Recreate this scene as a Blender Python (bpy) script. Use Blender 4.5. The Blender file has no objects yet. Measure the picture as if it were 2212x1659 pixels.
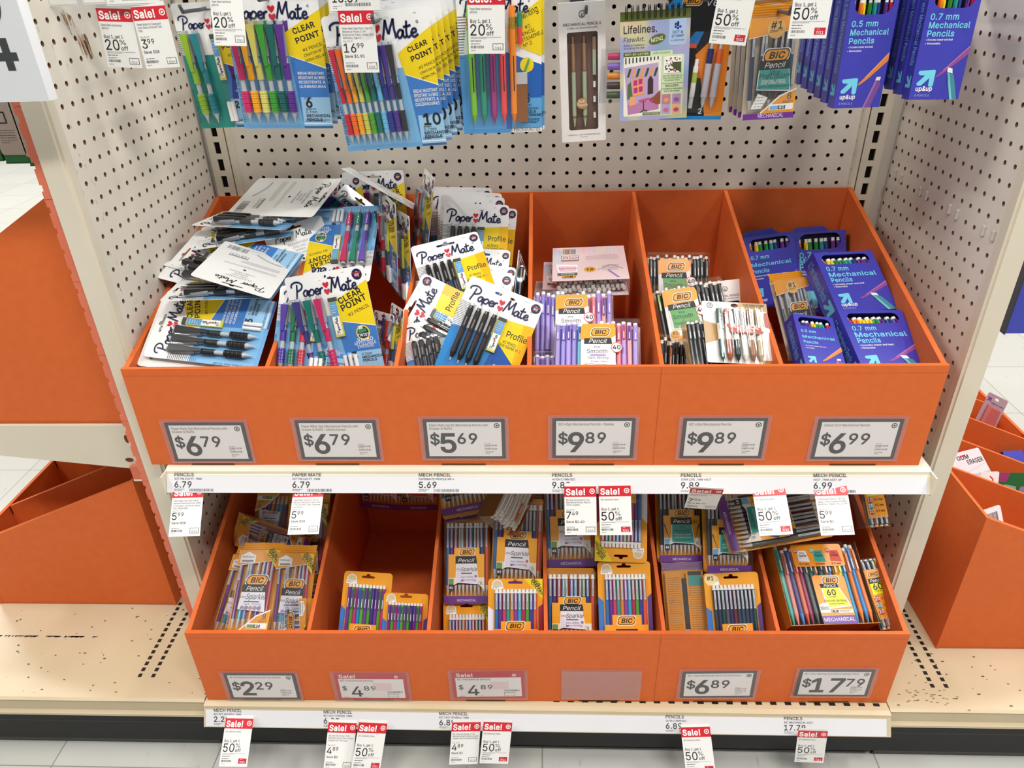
import bpy, bmesh, math, random, os
from mathutils import Vector, Matrix, Quaternion
from mathutils.geometry import delaunay_2d_cdt
scene = bpy.context.scene
COL = scene.collection
PI = math.pi
rnd = random.Random(7)

# ------------------------------------------------------------ camera
cd = bpy.data.cameras.new('camera'); cam = bpy.data.objects.new('camera', cd); COL.objects.link(cam)
cd.sensor_fit = 'HORIZONTAL'; cd.sensor_width = 36.0; cd.lens = 1575.644 / 2212 * 36.0
cd.clip_start = 0.02; cd.clip_end = 60
def _rot(rx, ry, rz): return Matrix.Rotation(rz, 3, 'Z') @ Matrix.Rotation(rx, 3, 'X') @ Matrix.Rotation(ry, 3, 'Z')
cam.matrix_world = Matrix.Translation((0.0, -1.40203, 0.32379)) @ _rot(PI / 2 - 0.52436, -0.02666, 0.04579).to_4x4()
scene.camera = cam
scene.cycles.transparent_max_bounces = 24
# ------------------------------------------------------------ exposure, sky, store lamps
vs = scene.view_settings
vs.view_transform = 'Standard'; vs.look = 'None'; vs.exposure = 0.0; vs.gamma = 1.0; vs.use_curve_mapping = False
w = bpy.data.worlds.new('store_air'); scene.world = w; w.use_nodes = True
bg = w.node_tree.nodes['Background']; bg.inputs[0].default_value = (1.0, 0.985, 0.96, 1); bg.inputs[1].default_value = 0.29
def lamp(name, loc, size, power, target, col=(1, 0.97, 0.92)):
    l = bpy.data.lights.new(name, 'AREA'); l.shape = 'RECTANGLE'; l.size, l.size_y = size; l.energy = power; l.color = col
    o = bpy.data.objects.new(name, l); COL.objects.link(o); o.location = loc
    o.rotation_euler = (Vector(target) - Vector(loc)).to_track_quat('-Z', 'Y').to_euler(); return o
lamp('ceiling_lamp', (-2.2, -0.7, 2.7), (1.5, 0.14), 54, (-1.2, -0.5, 0))
lamp('ceiling_lamp', (2.2, -0.7, 2.7), (1.5, 0.14), 58, (1.2, -0.5, 0))
lamp('ceiling_lamp', (-0.7, -2.2, 2.7), (1.2, 0.14), 35, (-0.5, -1.6, 0))
lamp('ceiling_lamp', (0.9, -2.2, 2.7), (1.2, 0.14), 62, (0.7, -1.6, 0))
lamp('ceiling_lamp', (3.4, 1.4, 2.7), (0.3, 2.4), 120, (3.0, 1.2, 0))
lamp('ceiling_lamp', (-3.6, 3.0, 2.7), (0.3, 3.4), 230, (-3.4, 3.0, 0))

# ------------------------------------------------------------ materials
def lin(h):
    h = h.lstrip('#'); c = [int(h[i:i + 2], 16) / 255 for i in (0, 2, 4)]
    return tuple(x / 12.92 if x <= 0.04045 else ((x + 0.055) / 1.055) ** 2.4 for x in c) + (1,)
_M = {}
def C(h, rough=0.5, spec=0.5, metal=0.0, coat=0.0):
    k = (h, rough, spec, metal, coat)
    if k in _M: return _M[k]
    m = bpy.data.materials.new('paint_' + h.lstrip('#')); m.use_nodes = True
    b = m.node_tree.nodes['Principled BSDF']
    b.inputs['Base Color'].default_value = lin(h); b.inputs['Roughness'].default_value = rough
    b.inputs['Specular IOR Level'].default_value = spec; b.inputs['Metallic'].default_value = metal
    b.inputs['Coat Weight'].default_value = coat; b.inputs['Coat Roughness'].default_value = 0.08
    _M[k] = m; return m
def noisy(name, h, h2, scale=30, rough=0.6, lo=0.35, hi=0.65, bump=0.0, spec=0.4, detail=4, stretch=(1, 1, 1)):
    if name in _M: return _M[name]
    m = bpy.data.materials.new(name); m.use_nodes = True; nt = m.node_tree; b = nt.nodes['Principled BSDF']
    tc = nt.nodes.new('ShaderNodeTexCoord'); mp = nt.nodes.new('ShaderNodeMapping'); mp.inputs['Scale'].default_value = stretch
    n = nt.nodes.new('ShaderNodeTexNoise'); n.inputs['Scale'].default_value = scale; n.inputs['Detail'].default_value = detail
    r = nt.nodes.new('ShaderNodeValToRGB'); r.color_ramp.elements[0].position = lo; r.color_ramp.elements[1].position = hi
    r.color_ramp.elements[0].color = lin(h); r.color_ramp.elements[1].color = lin(h2)
    nt.links.new(tc.outputs['Object'], mp.inputs[0]); nt.links.new(mp.outputs[0], n.inputs['Vector'])
    nt.links.new(n.outputs['Fac'], r.inputs[0]); nt.links.new(r.outputs[0], b.inputs['Base Color'])
    b.inputs['Roughness'].default_value = rough; b.inputs['Specular IOR Level'].default_value = spec
    if bump:
        bp = nt.nodes.new('ShaderNodeBump'); bp.inputs['Strength'].default_value = bump; bp.inputs['Distance'].default_value = 0.001
        nt.links.new(n.outputs['Fac'], bp.inputs['Height']); nt.links.new(bp.outputs[0], b.inputs['Normal'])
    _M[name] = m; return m
def clear(name='clear_plastic', tint='#ffffff', rough=0.06, gloss=1.0, haze=0.0):
    if name in _M: return _M[name]
    m = bpy.data.materials.new(name); m.use_nodes = True; nt = m.node_tree; nt.nodes.clear()
    out = nt.nodes.new('ShaderNodeOutputMaterial'); t = nt.nodes.new('ShaderNodeBsdfTransparent'); t.inputs[0].default_value = lin(tint)
    g = nt.nodes.new('ShaderNodeBsdfGlossy'); g.inputs['Roughness'].default_value = rough; g.inputs[0].default_value = (gloss, gloss, gloss, 1)
    lw = nt.nodes.new('ShaderNodeLayerWeight'); pw = nt.nodes.new('ShaderNodeMath'); pw.operation = 'POWER'; pw.inputs[1].default_value = 5
    f = nt.nodes.new('ShaderNodeMath'); f.operation = 'MULTIPLY_ADD'; f.inputs[1].default_value = 0.75; f.inputs[2].default_value = 0.035
    nt.links.new(lw.outputs['Facing'], pw.inputs[0]); nt.links.new(pw.outputs[0], f.inputs[0])
    mx = nt.nodes.new('ShaderNodeMixShader'); nt.links.new(f.outputs[0], mx.inputs[0])
    if haze:
        d = nt.nodes.new('ShaderNodeBsdfDiffuse'); d.inputs[0].default_value = (0.9, 0.88, 0.88, 1)
        mh = nt.nodes.new('ShaderNodeMixShader'); mh.inputs[0].default_value = haze
        nt.links.new(t.outputs[0], mh.inputs[1]); nt.links.new(d.outputs[0], mh.inputs[2]); nt.links.new(mh.outputs[0], mx.inputs[1])
    else: nt.links.new(t.outputs[0], mx.inputs[1])
    nt.links.new(g.outputs[0], mx.inputs[2]); nt.links.new(mx.outputs[0], out.inputs[0])
    _M[name] = m; return m
CLEAR = clear(); SLEEVE = clear('sleeve_plastic', '#fbf9f8', 0.15, 1.0, 0.05); HAZY = clear('empty_sleeve_plastic', '#f4e6e0', 0.12, 1.0, 0.15)
FILM = clear('bag_film', '#f6f6f6', 0.10, 1.0, 0.04)
ORANGE = noisy('orange_cardboard', '#d9682f', '#dd6d34', 60, 0.62, 0.3, 0.7, 0.03, 0.25)
CORAL = noisy('coral_backer', '#dc7458', '#e07c60', 40, 0.5, 0.3, 0.7)
KRAFT = C('#5e3f22', 0.9, 0.1); DARK = C('#17100c', 0.9, 0.1); BLACK = C('#0d0d0e', 0.5)
PEG = noisy('cream_pegboard', '#e3dccf', '#e7e0d4', 8, 0.55, 0.3, 0.7, 0, 0.35)
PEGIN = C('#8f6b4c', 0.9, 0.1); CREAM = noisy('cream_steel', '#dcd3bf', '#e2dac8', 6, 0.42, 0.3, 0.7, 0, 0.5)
DECK = noisy('worn_cream_steel', '#c9b896', '#d2c2a4', 5, 0.4, 0.3, 0.7, 0, 0.5)
KICK = noisy('black_kick_steel', '#0f1012', '#17181b', 4, 0.45, 0.3, 0.7, 0, 0.3, 4, (0.3, 1, 6))
PAPER = C('#ebebe8', 0.45); CARD = C('#f4f4f4', 0.32, 0.5, 0, 0.25); INK = C('#1b1c20', 0.5); GREY = C('#8b8c90', 0.6); RED = C('#cf2030', 0.4)
NAVY = C('#171c48', 0.4); WHITE = C('#f6f6f4', 0.45); YEL = C('#f2d312', 0.35, 0.5, 0, 0.2); LGREY = C('#b9babd', 0.6)

# ------------------------------------------------------------ mesh builder
_F = {}
def font(kind):
    if kind not in _F:
        f = None
        try:
            f = bpy.data.fonts.load(os.path.join(bpy.utils.system_resource('DATAFILES'), 'fonts', 'Inter.woff2'), check_existing=True)
        except Exception:
            f = bpy.data.fonts.load('<builtin>')
        _F[kind] = f
    return _F[kind]
_T = {}; _CAP = {}
def contours(s):
    cu = bpy.data.curves.new('t', 'FONT'); cu.font = font(0); cu.body = s; cu.resolution_u = 3; cu.fill_mode = 'NONE'
    o = bpy.data.objects.new('t', cu); COL.objects.link(o)
    dg = bpy.context.evaluated_depsgraph_get(); dg.update(); ob = o.evaluated_get(dg); me = ob.to_mesh()
    V = [(v.co.x, v.co.y) for v in me.vertices]; nx = {}
    for e in me.edges: nx.setdefault(e.vertices[0], []).append(e.vertices[1]); nx.setdefault(e.vertices[1], []).append(e.vertices[0])
    ob.to_mesh_clear(); bpy.data.objects.remove(o); bpy.data.curves.remove(cu)
    seen = set(); out = []
    for st in range(len(V)):
        if st in seen or st not in nx: continue
        loop = [st]; seen.add(st); cur = st
        while True:
            k = [q for q in nx[cur] if q not in seen]
            if not k: break
            cur = min(k, key=lambda q: (abs(q - cur) != 1, q)); seen.add(cur); loop.append(cur)
        P = []
        for i in loop:
            if not P or math.hypot(V[i][0] - P[-1][0], V[i][1] - P[-1][1]) > 1e-4: P.append(V[i])
        if len(P) > 2: out.append(P)
    return out
def area(P): return 0.5 * sum(P[i - 1][0] * P[i][1] - P[i][0] * P[i - 1][1] for i in range(len(P)))
def fatten(P, d):     # move every outline point outwards along its mitre
    n = len(P); out = []
    for i in range(n):
        a, b, c = P[i - 1], P[i], P[(i + 1) % n]
        ux, uy = b[0] - a[0], b[1] - a[1]; vx, vy = c[0] - b[0], c[1] - b[1]; lu = math.hypot(ux, uy) or 1; lv = math.hypot(vx, vy) or 1
        n1 = (uy / lu, -ux / lu); n2 = (vy / lv, -vx / lv); mx_, my_ = n1[0] + n2[0], n1[1] + n2[1]; k = mx_ * mx_ + my_ * my_
        if k < 0.4: mx_, my_ = n1; k = 2.0
        out.append((b[0] + mx_ * d * 2 / k, b[1] + my_ * d * 2 / k))
    return out
def winding(p, loops):
    w_ = 0
    for P in loops:
        for i in range(len(P)):
            (x0, y0), (x1, y1) = P[i - 1], P[i]
            if (y0 > p[1]) != (y1 > p[1]) and p[0] < (x1 - x0) * (p[1] - y0) / (y1 - y0) + x0: w_ += 1 if y1 > y0 else -1
    return w_
def fill(loops, odd=False):      # triangulate the area inside closed loops
    V = []; E = []
    for l in loops: n = len(V); V += [Vector((p[0], p[1])) for p in l]; E += [(n + i, n + (i + 1) % len(l)) for i in range(len(l))]
    vo, _, fo = delaunay_2d_cdt(V, E, [], 0, 1e-7)[:3]; F = []
    for f in fo:
        c = (sum(vo[i].x for i in f) / len(f), sum(vo[i].y for i in f) / len(f)); k = winding(c, loops)
        if (k % 2 if odd else k):
            A, B, D = (vo[i] for i in f[:3]); F.append(tuple(f) if (B.x - A.x) * (D.y - A.y) - (B.y - A.y) * (D.x - A.x) > 0 else tuple(f)[::-1])
    return [(v.x, v.y) for v in vo], F
def width(s):
    c = contours(s); return max(p[0] for l in c for p in l) - min(p[0] for l in c for p in l)
def glyph(ch, bold):
    k = (ch, bold)
    if k not in _T:
        if 0 not in _CAP: _CAP[0] = max(p[1] for l in contours('H') for p in l); _CAP[1] = 1 if area(contours('I')[0]) > 0 else -1; _CAP[2] = width('HH')
        cap = _CAP[0]; adv = (width('H' + ch + 'H') - _CAP[2]) / cap + 0.05 * bold; L = []
        for P in (contours(ch) if ch != ' ' else []):
            P = [(x / cap, y / cap) for x, y in P]
            if _CAP[1] < 0: P = P[::-1]
            L.append(fatten(P, 0.034 * bold) if bold else P)
        _T[k] = (*(fill(L) if L else ([], [])), adv)
    return _T[k]
def glyphs(s, bold):
    vs_, fs, x = [], [], 0.0
    for ch in s:
        V, F, adv = glyph(ch, bold); n = len(vs_); vs_ += [(a + x, b) for a, b in V]; fs += [tuple(i + n for i in f) for f in F]; x += adv
    if not vs_: vs_ = [(0, 0)]
    x0 = min(v[0] for v in vs_); x1 = max(v[0] for v in vs_)
    return [(a - x0, b) for a, b in vs_], fs, max(x1 - x0, 0.01)
def spline(pts, n=6):
    out = []; P = [pts[0]] + list(pts) + [pts[-1]]
    for i in range(1, len(P) - 2):
        a, b, c, d = P[i - 1], P[i], P[i + 1], P[i + 2]
        for j in range(n):
            t = j / n
            out.append(tuple(0.5 * (2 * b[q] + (c[q] - a[q]) * t + (2 * a[q] - 5 * b[q] + 4 * c[q] - d[q]) * t * t + (3 * b[q] - a[q] - 3 * c[q] + d[q]) * t ** 3) for q in range(len(b))))
    out.append(tuple(pts[-1])); return out
class M:
    def __init__(s): s.v = []; s.f = []; s.mi = []; s.sm = []; s.mats = []
    def mat(s, m):
        if m not in s.mats: s.mats.append(m)
        return s.mats.index(m)
    def face(s, pts, m, smooth=False):
        n = len(s.v); s.v += [tuple(p) for p in pts]; s.f.append(tuple(range(n, n + len(pts)))); s.mi.append(s.mat(m)); s.sm.append(smooth)
    def add(s, vs_, fs, m, smooth=False):
        n = len(s.v); s.v += [tuple(p) for p in vs_]; k = s.mat(m)
        for f in fs: s.f.append(tuple(i + n for i in f)); s.mi.append(k); s.sm.append(smooth)
    def box(s, x0, x1, y0, y1, z0, z1, m, sides=None):
        V = [(x, y, z) for z in (z0, z1) for y in (y0, y1) for x in (x0, x1)]
        F = [(0, 2, 3, 1), (4, 5, 7, 6), (0, 1, 5, 4), (2, 6, 7, 3), (0, 4, 6, 2), (1, 3, 7, 5)]
        for i, f in enumerate(F):
            mm = m if not sides else sides.get(i, m)
            if mm: s.face([V[q] for q in f], mm)
    def hexa(s, V, m):          # 8 corners: bottom ring 0-3, top ring 4-7
        s.add(V, [(3, 2, 1, 0), (4, 5, 6, 7), (0, 1, 5, 4), (1, 2, 6, 5), (2, 3, 7, 6), (3, 0, 4, 7)], m)
    def lathe(s, p0, ax, segs, n=10, cap=True):   # segs: (t0, t1, r0, r1, mat) along the axis
        p0 = Vector(p0); ax = Vector(ax).normalized(); u = ax.orthogonal().normalized(); w_ = ax.cross(u)
        ring = lambda t, r: [tuple(p0 + ax * t + (u * math.cos(2 * PI * i / n) + w_ * math.sin(2 * PI * i / n)) * r) for i in range(n)]
        for k, (t0, t1, r0, r1, m) in enumerate(segs):
            a = ring(t0, r0); b = ring(t1, r1)
            s.add(a + b, [(i, (i + 1) % n, n + (i + 1) % n, n + i) for i in range(n)], m, True)
            if cap and k == 0: s.face(a[::-1], m)
            if cap and k == len(segs) - 1: s.face(b, m)
            if k and abs(segs[k - 1][3] - r0) > 1e-6:
                q = ring(t0, segs[k - 1][3]); s.add(q + a, [(i, (i + 1) % n, n + (i + 1) % n, n + i) for i in range(n)], m)
    def tube(s, pts, r, m, n=6):
        for a, b in zip(pts[:-1], pts[1:]):
            d = Vector(b) - Vector(a)
            if d.length > 1e-7: s.lathe(a, d, [(0, d.length, r, r, m)], n, True)
    def slab(s, outer, t, m, holes=(), side=None, z=0.0, back=None):   # flat sheet: front face at z, thickness t behind
        loops = [list(outer)] + [list(h) for h in holes]
        flat, F = fill(loops, True)
        s.add([(p[0], p[1], z) for p in flat], F, m)
        if t:
            s.add([(p[0], p[1], z - t) for p in flat], [f[::-1] for f in F], back or m)
            for l in loops:
                n = len(l)
                s.add([(p[0], p[1], z) for p in l] + [(p[0], p[1], z - t) for p in l], [(i, n + i, n + (i + 1) % n, (i + 1) % n) for i in range(n)], side or m)
    def flat(s, pts, m, z): s.slab(pts, 0, m, z=z)
    def rect(s, x0, y0, x1, y1, m, z): s.face([(x0, y0, z), (x1, y0, z), (x1, y1, z), (x0, y1, z)], m)
    def ell(s, cx, cy, rx, ry, m, z, n=20): s.face([(cx + rx * math.cos(2 * PI * i / n), cy + ry * math.sin(2 * PI * i / n), z) for i in range(n)], m)
    def ring(s, cx, cy, r0, r1, m, z, n=24, a0=0, a1=2 * PI, sy=1):
        c = [(math.cos(a0 + (a1 - a0) * i / n), math.sin(a0 + (a1 - a0) * i / n)) for i in range(n + 1)]
        s.add([(cx + x * r0, cy + y * r0 * sy, z) for x, y in c] + [(cx + x * r1, cy + y * r1 * sy, z) for x, y in c], [(i, n + 1 + i, n + 2 + i, i + 1) for i in range(n)], m)
    def stroke(s, pts, wd, m, z, sm=6):
        P = spline(pts, sm) if sm else list(pts); L = []; R = []
        for i, p in enumerate(P):
            a = P[max(i - 1, 0)]; b = P[min(i + 1, len(P) - 1)]; dx, dy = b[0] - a[0], b[1] - a[1]; l = math.hypot(dx, dy) or 1
            L.append((p[0] - dy / l * wd / 2, p[1] + dx / l * wd / 2, z)); R.append((p[0] + dy / l * wd / 2, p[1] - dx / l * wd / 2, z))
        n = len(P); s.add(R + L, [(i, i + 1, n + i + 1, n + i) for i in range(n - 1)], m)
    def text(s, t, x, y, h, m, z, al='L', bold=0, rot=0, sh=0, fit=None, sx=1.0):
        V, F, wd = glyphs(t, bold); k = sx
        if fit: k = fit / (wd * h)
        off = {'L': 0, 'C': -0.5, 'R': -1}[al] * wd * h * k; c, sn = math.cos(rot), math.sin(rot); out = []
        for a, b in V:
            X = off + a * h * k + b * h * sh; Y = b * h; out.append((x + X * c - Y * sn, y + X * sn + Y * c, z))
        s.add(out, F, m)
    def barcode(s, x0, y0, x1, y1, m, z, n=22):
        r = random.Random(int(x0 * 1e5) + n); x = x0; st = (x1 - x0) / n
        for i in range(n):
            wd = st * r.choice((0.25, 0.4, 0.6)); s.rect(x, y0, x + wd, y1, m, z); x += st
    def lines(s, x0, y, x1, n, dy, m, z, h=0.0006, seed=1):    # fine print too small to read in the photo
        r = random.Random(seed)
        for i in range(n):
            x = x0; xe = x0 + (x1 - x0) * (1 if i < n - 1 else r.uniform(0.4, 0.9))
            while x < xe:
                wd = h * r.uniform(2, 7); s.rect(x, y - i * dy, min(x + wd, xe), y - i * dy + h, m, z); x += wd + h * 0.9
    def grid_bend(s, fn): s.v = [fn(*p) for p in s.v]
    def mesh(s, name):
        me = bpy.data.meshes.new(name); me.from_pydata(s.v, [], s.f)
        for m in s.mats: me.materials.append(m)
        me.polygons.foreach_set('material_index', s.mi); me.polygons.foreach_set('use_smooth', s.sm); me.update(); return me
    def obj(s, name, parent=None, loc=(0, 0, 0), rot=None): return link(name, s.mesh(name), parent, loc, rot)
def link(name, me, parent=None, loc=(0, 0, 0), rot=None):
    o = bpy.data.objects.new(name, me); COL.objects.link(o); o.location = loc
    if parent: o.parent = parent
    if rot: o.rotation_euler = rot
    return o
def thing(name, label, cat, loc=(0, 0, 0), group=None):
    o = bpy.data.objects.new(name, None); COL.objects.link(o); o.location = loc; o.empty_display_size = 0.02; return tag(o, label, cat, group)
def tag(o, label, cat, group=None):
    o['label'] = label; o['category'] = cat
    if group: o['group'] = group
    return o
def struct(o, label=None):
    o['kind'] = 'structure'
    if label: o['label'] = label
    return o
def rrect(x0, y0, x1, y1, r, n=4):
    out = []
    for cx, cy, a in ((x1 - r, y0 + r, -PI / 2), (x1 - r, y1 - r, 0), (x0 + r, y1 - r, PI / 2), (x0 + r, y0 + r, PI)):
        out += [(cx + r * math.cos(a + PI / 2 * i / n), cy + r * math.sin(a + PI / 2 * i / n)) for i in range(n + 1)]
    return out
def pose(o, p):
    o.location = p[2:5]; o.rotation_mode = 'QUATERNION'; o.rotation_quaternion = p[5:9]; return o
def set_label(o, s): o['label'] = s; return o
# ============================================================ the setting
H1 = 0.0254
def pegboard(name, n_u, n_v, fn, r=0.0036, depth=0.005, extra=None, seg=10, label=None):
    # fn(u, v, d): board coordinates (metres, hole pitch 1 inch) and depth into the board -> world
    m = M(); h = H1 / 2; V = []; F = []; IN = []
    circ = [(math.cos(2 * PI * i / seg + PI / seg), math.sin(2 * PI * i / seg + PI / seg)) for i in range(seg)]
    def sq(a):
        c, s = math.cos(a), math.sin(a); k = h / max(abs(c), abs(s)); return c * k, s * k
    outer = [sq(2 * PI * i / seg + PI / seg) for i in range(seg)]
    corner = [(h, h), (-h, h), (-h, -h), (h, -h)]
    for iu in range(n_u):
        for iv in range(n_v):
            cu, cv = iu * H1, iv * H1
            ring = [fn(cu + x * r, cv + y * r, 0) for x, y in circ]; deep = [fn(cu + x * r, cv + y * r, depth) for x, y in circ]
            o = [fn(cu + x, cv + y, 0) for x, y in outer]
            n = len(V); V += ring + deep + o + [fn(cu + x, cv + y, 0) for x, y in corner]
            for i in range(seg):
                j = (i + 1) % seg
                F.append((n + i, n + 2 * seg + i, n + 2 * seg + j, n + j)); IN.append((n + i, n + j, n + seg + j, n + seg + i))
            for q, a in enumerate((PI / 4, 3 * PI / 4, 5 * PI / 4, 7 * PI / 4)):   # corner triangles of the cell
                k = int((a - PI / seg) / (2 * PI / seg)) % seg
                F.append((n + 2 * seg + k, n + 3 * seg + q, n + 2 * seg + (k + 1) % seg))
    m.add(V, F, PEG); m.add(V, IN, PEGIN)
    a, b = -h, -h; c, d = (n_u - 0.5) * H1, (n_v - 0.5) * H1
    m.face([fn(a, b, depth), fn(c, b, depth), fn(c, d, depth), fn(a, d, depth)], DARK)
    if extra: extra(m)
    return struct(m.obj(name), label)
XL, XR = -0.633, 0.650
def back_extra(m):
    for x0, x1 in ((XL, -23 * H1 - H1 / 2), (23 * H1 + H1 / 2, XR)): m.box(x0, x1, 0.0, 0.006, -0.95, 0.36, PEG)
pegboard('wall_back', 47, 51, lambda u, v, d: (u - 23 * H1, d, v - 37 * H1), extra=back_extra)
def left_extra(m):
    m.box(XL - 0.004, XL, -0.425, -0.4006 - H1 / 2, -0.815, 0.36, PEG); m.box(XL - 0.004, XL, -0.4006 + 15.5 * H1, 0, -0.815, 0.36, PEG)
    m.box(XL - 0.027, XL - 0.006, -0.42, 0, -0.815, 0.36, CREAM)
    tan = C('#c9a078', 0.8); r = random.Random(3)
    for y0, z0, n, L in ((-0.329, 0.282, 9, 0.02), (-0.309, 0.252, 22, 0.026)):       # scraped paint
        for i in range(n):
            y = y0 + r.uniform(-0.012, 0.012); z = z0 + r.uniform(-0.012, 0.0); l = L * r.uniform(0.4, 1)
            m.face([(XL + 0.0004, y, z), (XL + 0.0004, y + 0.0014, z), (XL + 0.0004, y + 0.004, z - l), (XL + 0.0004, y + 0.0028, z - l)], tan)
    for i in range(26):
        y = r.uniform(-0.418, -0.36); z = r.uniform(-0.3, 0.28); m.face([(XL + 0.0004, y, z), (XL + 0.0004, y + 0.0009, z), (XL + 0.0004, y + 0.0016, z - 0.006), (XL + 0.0004, y + 0.001, z - 0.006)], LGREY)
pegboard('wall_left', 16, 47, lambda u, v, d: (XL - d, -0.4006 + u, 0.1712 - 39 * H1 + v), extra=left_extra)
def right_extra(m):
    m.box(XR, XR + 0.004, -0.39, 0.03943 - 16.5 * H1, -0.815, 0.36, PEG)
    m.box(XR + 0.006, XR + 0.027, -0.39, 0, -0.815, 0.36, CREAM)
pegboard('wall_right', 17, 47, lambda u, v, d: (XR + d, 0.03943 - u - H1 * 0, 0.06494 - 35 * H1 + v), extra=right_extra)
def post(name, x0, x1, y0, y1, inner):
    m = M(); m.box(x0, x1, y0, y1, -0.815, 0.36, CREAM)
    m.box(*( (x1, x1 + 0.0045) if inner > 0 else (x0 - 0.0045, x0)), y0 + 0.004, y0 + 0.02, -0.815, 0.36, CREAM)
    return struct(m.obj(name))
post('trim_1', XL - 0.028, XL, -0.441, -0.42, 1); post('trim_2', XR, XR + 0.029, -0.405, -0.385, -1)
def upright(name, x):
    m = M(); d = -0.012; s = 1 if x > 0 else -1
    m.box(x - 0.019, x + 0.019, d + 0.004, 0, -0.81, 0.36, DARK)
    z = -0.81; P = 0.0315; zs = 0.060 + 0.016
    k = int((zs + 0.81) / P); zz = zs - k * P
    while zz < 0.36:            # face plate with slots
        m.box(x - 0.018, x - 0.0055, d, d + 0.004, zz - P + 0.01, zz, CREAM); m.box(x + 0.0055, x + 0.018, d, d + 0.004, zz - P + 0.01, zz, CREAM)
        m.box(x - 0.018, x + 0.018, d, d + 0.004, zz, zz + 0.01, CREAM)
        zz += P
    m.box(x - s * 0.024 - 0.0035, x - s * 0.024 + 0.0035, d - 0.001, 0, -0.81, 0.36, CREAM)
    return struct(m.obj(name))
upright('trim_3', -0.606); upright('trim_4', 0.609)

fl = bpy.data.materials.new('vinyl_tile'); fl.use_nodes = True; nt = fl.node_tree; b = nt.nodes['Principled BSDF']
tc = nt.nodes.new('ShaderNodeTexCoord')
br = nt.nodes.new('ShaderNodeTexBrick'); br.offset = 0.0; br.inputs['Scale'].default_value = 1 / 0.305; br.inputs['Mortar Size'].default_value = 0.004
br.inputs['Brick Width'].default_value = 1.0; br.inputs['Row Height'].default_value = 1.0; br.inputs['Color1'].default_value = lin('#c3c3bc'); br.inputs['Color2'].default_value = lin('#c9c9c3'); br.inputs['Mortar'].default_value = lin('#8f8f88')
mp = nt.nodes.new('ShaderNodeMapping'); mp.inputs['Rotation'].default_value = (0, 0, 0.5); mp.inputs['Scale'].default_value = (60, 14, 1)
n = nt.nodes.new('ShaderNodeTexNoise'); n.inputs['Scale'].default_value = 1.0; n.inputs['Detail'].default_value = 3
r = nt.nodes.new('ShaderNodeValToRGB'); r.color_ramp.elements[0].position = 0.66; r.color_ramp.elements[1].position = 0.72
r.color_ramp.elements[0].color = (0, 0, 0, 1); r.color_ramp.elements[1].color = (0.45, 0.45, 0.45, 1)
mx = nt.nodes.new('ShaderNodeMixRGB'); mx.inputs[2].default_value = lin('#9c9c94')
L = nt.links.new
L(tc.outputs['Object'], br.inputs['Vector']); L(tc.outputs['Object'], mp.inputs[0]); L(mp.outputs[0], n.inputs['Vector']); L(n.outputs['Fac'], r.inputs[0])
L(r.outputs[0], mx.inputs[0]); L(br.outputs['Color'], mx.inputs[1]); L(mx.outputs[0], b.inputs['Base Color']); b.inputs['Roughness'].default_value = 0.28
m = M(); m.box(-6, 6, -5, 7, -0.975, -0.955, fl)
r = random.Random(5)
for cx, cy, k in ((-0.79, -0.66, 1.0), (-0.62, -0.64, 0.7), (0.7, -0.63, 0.5)):     # chipped tile and scuffs
    for i in range(int(14 * k)):
        x = cx + r.gauss(0, 0.012); y = cy + r.gauss(0, 0.01); m.ell(x, y, r.uniform(0.001, 0.005), r.uniform(0.001, 0.004), C('#2a241e', 0.8), -0.9547, 6)
struct(m.obj('floor'))

# ============================================================ shelves
def extrude_x(m, prof, x0, x1, mat, mats=None):
    n = len(prof)
    for i in range(n - 1):
        (ya, za), (yb, zb) = prof[i], prof[i + 1]
        m.face([(x0, ya, za), (x0, yb, zb), (x1, yb, zb), (x1, ya, za)], (mats or {}).get(i, mat))
    for x, f in ((x0, 1), (x1, -1)):
        q = [(x, y, z) for y, z in prof]; m.face(q if f > 0 else q[::-1], mat)
STRIPW = C('#e2e2e6', 0.35)
def strip_text(m, plane, items, z=0.0003):
    for x, a, bt, c in items:
        m.text(a, x, 0.0265, 0.0052, C('#3c3d42'), z, bold=0.7); m.text(bt, x, 0.0208, 0.003, C('#4a4b50'), z, bold=0.5)
        m.text(c, x, 0.0085, 0.0095, C('#3c3d42'), z, bold=0.7)
        m.lines(x, 0.0052, x + 0.016, 2, 0.0022, GREY, z, 0.001, 3); m.barcode(x + 0.024, 0.0022, x + 0.064, 0.0065, C('#55565a'), z, 30)
def shelf_strip(parent, p0, p1, x0, x1, items):
    # paper price strip lying in the sloping channel from p0 (top y, z) to p1 (bottom)
    d = Vector((0, p1[0] - p0[0], p1[1] - p0[1])); L_ = d.length; up = -d / L_
    m = M(); m.box(x0, x1, 0, L_, -0.0004, 0, STRIPW); strip_text(m, None, items)
    o = m.obj('price_strip', parent); nrm = Vector((1, 0, 0)).cross(up)
    o.matrix_local = Matrix(((1, 0, 0, 0), (0, up.y, nrm.y, p1[0]), (0, up.z, nrm.z, p1[1]), (0, 0, 0, 1))) @ Matrix.Translation((0, 0, 0.0012))
    return o
sh = thing('gondola_shelf', 'cream steel upper shelf under the larger orange bin with a white price strip', 'shelf')
m = M(); extrude_x(m, [(0, -0.395), (0, -0.366), (-0.472, -0.366), (-0.480, -0.369), (-0.481, -0.374), (-0.4835, -0.3745), (-0.4975, -0.399), (-0.494, -0.401), (-0.478, -0.377), (-0.46, -0.395)], -0.602, 0.600, CREAM)
for x in (-0.602, 0.5975): m.box(x, x + 0.0025, -0.4985, -0.478, -0.402, -0.368, CREAM)
m.obj('shelf_deck', sh)
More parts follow.
